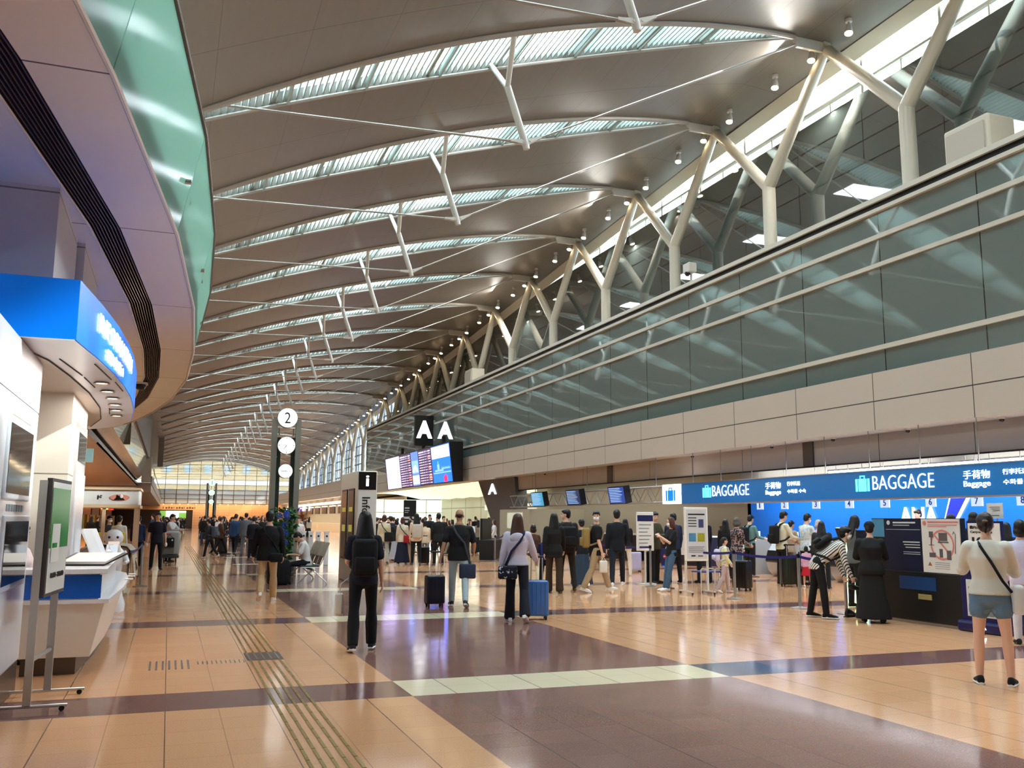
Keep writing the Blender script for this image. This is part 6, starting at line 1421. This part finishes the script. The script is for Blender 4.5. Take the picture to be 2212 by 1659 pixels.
J = person('little girl in a pale yellow top and lilac trousers behind the barrier post', x, y, 112, 1.22, ((.90, .88, .70), 'long'), ((.74, .66, .66), 'trousers'), ('darkbrown', 'tail'), (.85, .82, .84), 2, (4, 0), (8, 8, 30, 10), (8, 8, 30, 10), (14, 3, 8), (-10, 3, 16), True, 1, face=True, flare=1.2)
backpack(J, 'white and lilac patterned backpack on the little girl', (.80, .78, .88), .22, .28, .12, .04)
x, y = at(1594, 1264)
person('woman in a dark floral jacket and grey hat waiting beside a black suitcase', x, y, 85, 1.66, (spotted('floral_jacket', (.14, .11, .13), (.62, .52, .52), 26, .52), 'loose'), ((.22, .34, .46), 'trousers'), ('grey', 'bob'), BK, 2, (4, 0), (10, 8, 40, 10), (10, 8, 60, 10), female=True, detail=1, face=True)
x, y = at(1604, 1276); suitcase('black suitcase beside the woman in the floral jacket', x, y, 70, (.03, .03, .035), .40, .26, .62, True, 1.0)
x, y = at(1570, 1250)
person('woman with black hair in a black top behind the girl', x, y, 30, 1.62, (BK, 'long'), (BK, 'trousers'), ('black', 'long'), BK, 2, female=True, detail=1, **STAND)
x, y = at(1622, 1247)
J = person('man in a teal shirt with a black backpack at the first counter', x, y, 80, 1.76, ((.40, .56, .54), 'long'), (BK, 'trousers'), ('black', 'short'), (.5, .5, .5), 3, (14, 0), (20, 8, 60, 10), (20, 8, 60, 10), detail=1)
backpack(J, 'black backpack on the man in the teal shirt', BK, .30, .46, .16, .0)
x, y = at(1692, 1262)
J = person('man in a cream shirt with a black backpack at the second counter', x, y, 92, 1.84, ((.88, .86, .76), 'long'), (BK, 'trousers'), ('black', 'short'), BK, 4, (16, 0), (25, 8, 50, 10), (25, 8, 50, 10), detail=1, face=True)
backpack(J, 'black backpack on the man in the cream shirt', BK, .28, .46, .17, .02)
x, y = at(1708, 1267); suitcase('large black suitcase below the man in the cream shirt', x, y, 20, (.03, .03, .04), .46, .28, .66, True, 1.0)
x, y = at(1722, 1252); suitcase('grey-handled dark suitcase beside the large black suitcase', x, y, 30, (.10, .10, .12), .40, .26, .58, True, .95)
x, y = at(1718, 1260)
person('person in a grey and beige coat reaching to the counter', x + .45, y + .75, 85, 1.60, ((.62, .56, .48), 'loose'), ((.3, .3, .3), 'trousers'), ('black', 'short'), BK, 4, (14, 0), (20, 8, 60, 10), (20, 8, 60, 10), detail=1)
x, y = at(1745, 1264)
person('man in a pale patterned shirt at the third counter', x, y, 85, 1.78, (spotted('pale_print', (.70, .76, .76), (.85, .88, .88), 20), 'short'), (BK, 'trousers'), ('black', 'short'), BK, 4, (14, 0), (20, 8, 60, 10), (20, 8, 60, 10), detail=1, face=True, mask=True)
x, y = at(1760, 1262)
person('woman in a pink jacket with pale head scarf next to the printed shirt', x, y - .2, 60, 1.62, ((.80, .68, .74), 'long'), ((.5, .2, .3), 'skirt'), ('pale', 'bob'), BK, 4, (14, 0), (20, 8, 60, 10), (20, 8, 60, 10), female=True, detail=1)
x, y = at(1752, 1268)
person('small child in a red skirt and white shoes behind the bent person', x - .1, y, 20, .98, ((.85, .66, .78), 'long'), ((.72, .08, .15), 'skirt'), ('black', 'bob'), (.92, .92, .92), 2, female=True, detail=1, **STAND)
x, y = at(1780, 1272)
J = person('black-haired person with a dark jacket just left of the bent striped shirt', x, y, 40, 1.58, ((.16, .16, .18), 'loose'), (BK, 'trousers'), ('black', 'long'), BK, 3, (8, 0), detail=1, **STAND)
# staff behind counters and queue beyond the stand
for px, top_py, lb, c_, hs in [(1985, 1100, 'counter attendant with black hair under the number six plate', (.08, .12, .30), 'short'), (2052, 1110, 'dark-haired person low behind the posters under the blue stripes', (.08, .10, .25), 'short'), (2100, 1105, 'dark-haired person behind the carry-on notice', BK, 'bob'), (2172, 1128, 'dark-haired woman right of the sheer blouse', (.1, .1, .16), 'long')]:
    Yp = 13.2 if px != 1985 else 19.5; xx_, zz = on_y(px, top_py, Yp)
    person(lb, xx_, Yp, 60 if px != 1985 else -90, zz, (c_, 'long'), (BK, 'trousers'), ('black', hs), BK, 3, (8, 0), detail=1, female=hs != 'short')
x, y = at(2222, 1393); person('person in a lilac shirt cut off by the right edge of the picture', x, y, 45, 1.60, ((.78, .76, .86), 'long'), ((.85, .83, .85), 'trousers'), ('black', 'bob'), (.1, .1, .1), 2, detail=1)
x, y = at(2192, 1345); suitcase('dark red suitcase behind the woman in denim shorts', x + .1, y, 10, (.30, .04, .08), .36, .25, .56, True, 1.0)
# --- left side
x, y = at(335, 1231)
J = person('porter in a navy polo shirt, dark trousers and white gloves facing the camera', x, y, 178, 1.74, ((.05, .06, .15), 'short'), ((.03, .03, .05), 'trousers'), ('black', 'short'), BK, 1, (0, 0), (-4, 10, 10, 0), (-6, 12, 14, 0), (4, 4, 3), (-4, 4, 6), False, 1, face=True, hem=.02)
for nm in 'LR': MB().ell(getattr(J, 'hand' + nm), .045, .04, .07, 12).obj('glove', mat('glove_white', (.9, .9, .9), .7), J.root, smooth=True)
x, y = at(366, 1216)
person('person in a white shirt and dark vest leaning on the grey baggage cart', x - .05, y + .7, 120, 1.72, ((.80, .80, .82), 'long'), (BK, 'trousers'), ('black', 'short'), BK, 8, (6, 0), (40, 8, 50, 10), (40, 8, 50, 10), detail=1, face=True)
t = thing('baggage_cart', 'grey rounded baggage cart with a black bag hung on its front', 'cart', (x, y, 0)); MB().rbox(-.30, .30, -.20, .25, .26, 1.12, .10, 4).obj('shell', mat('cart_grey', (.58, .60, .60), .35), t, smooth=True)
MB().rbox(-.30, .30, -.26, .28, .18, .28, .03, 2).obj('bumper', mat('cart_dark', (.20, .21, .22), .4), t); MB().rbox(-.24, .12, -.225, -.2, .30, .70, .02, 2).obj('door', mat('cart_mid', (.40, .42, .42), .4), t); MB().box(-.20, .0, -.206, -.200, .98, 1.03).obj('red_label', mat('cart_red', (.75, .25, .22), .4), t)
for a in (-.2, .2):
    for c in (-.15, .18): MB().tube([(a - .02, c, .06), (a + .02, c, .06)], .06, 14).tube([(a, c, .06), (a, c, .2)], .02, 6).obj('castor', M_black, t)
hb_ = thing('hanging_bag', 'black cloth bag with a white spot hung on the grey cart', 'bag', (x - .02, y - .27, 0)); MB().rbox(-.17, .14, -.03, .03, .55, .88, .02, 2).obj('bag_body', cloth(BK), hb_, smooth=True); MB().tube([(.07, -.035, .80), (.07, -.03, .80)], .03, 12).obj('white_spot', M_wh, hb_); MB().tube([(-.12, 0, .86), (-.02, -.02, .98), (.10, 0, .86)], .01, 6).obj('handle', cloth(BK), hb_)
x, y = at(292, 1225)
J = person('man in a navy jacket seen from behind beside the wooden stall', x, y + .6, 5, 1.64, ((.07, .13, .26), 'long'), (BK, 'trousers'), ('black', 'short'), BK, 3, detail=1, **STAND)
for px, Yp, lb, c_ in [(258, 29, 'shopper in a white shirt framed by the stall posts', (.88, .88, .88)), (236, 29.5, 'masked shopper at the left of the stall posts', (.25, .25, .28))]:
    xx_, zz = on_y(px, 1122, Yp); person(lb, xx_, Yp, 150 if px < 240 else 20, 1.63, (c_, 'long'), (BK, 'trousers'), ('black', 'short'), BK, 3, detail=1, mask=px < 240, face=px < 240)
xx_, zz = on_y(70, 1128, 10.75)
person('desk attendant with dark hair in pale pink half hidden by the white tower', -1.52, 11.15, 120, 1.50, ((.93, .86, .86), 'long'), ((.4, .4, .45), 'skirt'), ('darkbrown', 'short'), BK, 4, (10, 0), **WAIT, female=True, detail=1, face=True)
# seated man
J = person('man in a white shirt seated on the bench with folded arms and bowed head', 3.22, 23.05, -88, 1.72, ((.90, .90, .90), 'short'), ((.06, .07, .13), 'trousers'), ('black', 'short'), BK, 18, (38, 0), (24, 6, 70, 42), (24, 6, 70, 42), (86, 6, 84), (84, 6, 80), False, 1, seat=.50, grip='LR')
t = thing('travel_bag', 'large black travel bag on the floor in front of the seated man', 'bag', (2.55, 22.8, 0)); MB().rbox(-.28, .22, -.2, .25, .0, .62, .09, 4).obj('bag_body', cloth(BK), t, smooth=True); MB().tube([(-.1, -.02, .6), (-.05, -.02, .70), (.05, -.02, .70), (.1, -.02, .6)], .012, 6).obj('handle', M_black, t)
x, y = at(451, 1206)
J = person('stooping person in a dark grey coat with a grey backpack on the left walkway', x, y, -60, 1.56, ((.17, .17, .19), 'loose'), ((.06, .06, .08), 'trousers'), ('black', 'short'), (.88, .88, .88), 8, (8, 0), lL=(14, 3, 4), lR=(-14, 3, 24), detail=1)
backpack(J, 'slate grey backpack on the stooping person on the left walkway', (.30, .32, .38), .30, .42, .20, .0)
for px, py, tp, lb, c_, bc2, hr_, fem in [(828, 1219, 1112, 'woman in a cream coat carrying a black bag left of the gate crowd', (.80, .76, .64), (.62, .64, .62), ('brown', 'bob'), 1), (868, 1219, 1117, 'woman in a cream jacket and long navy skirt with a red bag', (.82, .77, .68), (.06, .08, .18), ('auburn', 'bob'), 1), (898, 1221, 1109, 'woman with long black hair and black trousers carrying a pale patterned backpack', (.86, .76, .68), BK, ('black', 'long'), 1), (946, 1223, 1108, 'person in a dark coat with white-soled shoes left of the balding man', (.05, .06, .08), BK, ('black', 'short'), 0), (917, 1216, 1124, 'person in a beige top between the patterned backpack and dark coat', (.80, .74, .64), (.4, .4, .42), ('black', 'bob'), 1), (855, 1212, 1121, 'person in a dark jacket and long pale grey skirt', (.06, .09, .10), (.62, .63, .68), ('black', 'bob'), 1), (843, 1208, 1115, 'man in a navy top left of the black gate sign', (.08, .12, .22), BK, ('darkbrown', 'short'), 0)]:
    x, y = at(px, py); hz_ = on_y(px, tp, y)[1]
    sk_ = 'longskirt' if 'long' in lb and 'skirt' in lb else 'trousers'
    J = person(lb, x, y, 8, hz_, (c_, 'long'), (bc2, sk_), hr_, (.3, .28, .26), 2, (2, 0), lL=(6, 3, 4), lR=(-6, 3, 8), female=bool(fem), detail=1, hem=.02)
    if px == 898: backpack(J, 'pale beige patterned backpack with black straps near the gate', (.72, .69, .64), .34, .48, .12, -.02, strapcol=BK, pocket=False)
    if px == 868: crossbag(J, 'red shoulder bag on the woman in the navy skirt', (.62, .12, .14), 1, .24, .26, BK, -.1, .12)
    if px == 828: crossbag(J, 'black tote bag on the woman in the cream coat', BK, 1, .30, .32, BK, -.15, .14)
x, y = at(915, 1220); suitcase('black wheeled suitcase right of the woman with the patterned backpack', x, y, 0, (.06, .06, .07), .36, .24, .56, True, 1.0)
# --- the distant crowd: six figures built, then copied
CR = []
protos = []
for i, kw in enumerate([dict(WALK), dict(WALK2), dict(STAND), dict(STAND, **WAIT), dict(WALK, lean=6), dict(STAND)]):
    fem = i in (1, 3, 5)
    protos.append(person('proto', 0, -8 - i, 0, 1.66 if fem else 1.74, (BK, 'loose' if i % 3 == 0 else 'long'), (BK, 'wide' if i == 3 else ('longskirt' if i == 5 else 'trousers')), ('black', ['short', 'long', 'short', 'bob', 'short', 'long'][i]), (.3, .3, .3), female=fem, detail=0, hem=.03, **kw).root)
crowdcol = [((.04, .04, .05), 'black'), ((.05, .06, .11), 'navy'), ((.10, .10, .11), 'charcoal'), ((.80, .78, .72), 'cream'), ((.30, .22, .18), 'brown'), ((.86, .86, .87), 'white'), ((.36, .38, .42), 'grey'), ((.16, .28, .44), 'blue'), ((.52, .48, .42), 'beige')]
cr = random.Random(11)
def crowd(i, x, y, label, group):
    global n1, n2
    pr = protos[cr.randrange(6)]; c1, n1 = cr.choices(crowdcol, [7, 4, 3, 2, 2, 3, 2, 1, 2])[0]; c2, n2 = cr.choices(crowdcol, [8, 4, 3, 1, 1, 0, 1, 2, 1])[0]
    r = pr.copy(); COL.objects.link(r); r.location = (x, y, 0); hd_ = cr.choice([0, 10, -10, 170, 190, 90, -90, 20]); r.rotation_euler = (0, 0, -rad(hd_)); k = cr.uniform(.93, 1.05); r.scale = (k, k, k)
    r['group'] = group; CR.append((group, x / max(y, 1), label, n1, n2, ['trousers', 'trousers', 'trousers', 'trousers', 'trousers', 'skirt'][protos.index(pr)], r))
    for ch in list(pr.children):
        c = ch.copy(); COL.objects.link(c); c.parent = r; st_ = ch.name.split('.')[0]
        if st_ in ('top', 'jacket'): c.material_slots[0].link = 'OBJECT'; c.material_slots[0].material = cloth(c1)
        if st_ in ('trousers', 'skirt'): c.material_slots[0].link = 'OBJECT'; c.material_slots[0].material = cloth(c2)
        if st_ == 'hair': c.material_slots[0].link = 'OBJECT'; c.material_slots[0].material = HAIR[cr.choice(['black', 'black', 'darkbrown', 'brown'])]
    return r
spots = []
def free(x, y, d=.62): return all((x - a) ** 2 + (y - c) ** 2 > d * d for a, c in spots)
def fill(n, x0, x1, y0, y1, label, group, ok=lambda x, y: True):
    k = t_ = 0
    while k < n and t_ < n * 40:
        t_ += 1; x, y = cr.uniform(x0, x1), y0 + (y1 - y0) * cr.random() ** 1.1
        if free(x, y) and ok(x, y): spots.append((x, y)); crowd(k, x, y, label, group); k += 1
fill(46, 1.9, 7.5, 36, 78, 'crowd traveller between clock towers', 'crowd between the clock towers', lambda x, y: not (2.3 < x < 3.9 and abs(y - 79) < 1.5) and not (x < 2.6 and y < 41) and x < 1.5 + y * .09)
fill(26, -1.0, 1.2, 52, 110, 'walker far down the left aisle', 'people far down the walkway')
fill(40, 7.6, 15.2, 38, 72, 'traveller at the bright gate', 'crowd at the gate', lambda x, y: x > .19 * y and not (abs(x - 14.5) < 1.2 and abs(y - 60) < 1) and not (11.5 < x < 15 and y < 40))
fill(18, 17.6, 22.5, 54, 78, 'traveller inside the gate', 'people inside the gate')
fill(34, 7.0, 15.0, 76, 120, 'traveller at the far counters', 'queue at the far counters')
fill(26, 1.0, 12, 90, 150, 'traveller near the end wall', 'people near the end wall')
fill(12, -6.5, -2.8, 33, 70, 'shopper under the brown ceiling', 'shoppers on the left')
for g_ in set(c[0] for c in CR):
    L_ = sorted([c for c in CR if c[0] == g_], key=lambda c: c[1])
    for i, c in enumerate(L_):
        k = i + 1; sf = 'th' if 10 < k % 100 < 14 else {1: 'st', 2: 'nd', 3: 'rd'}.get(k % 10, 'th')
        c[6]['label'] = '%s in %s top and %s %s, %d%s from left' % (c[2], c[3], c[4], c[5], k, sf)
for p in protos:
    for ch in list(p.children):
        for g in list(ch.children): bpy.data.objects.remove(g)
        bpy.data.objects.remove(ch)
    bpy.data.objects.remove(p)
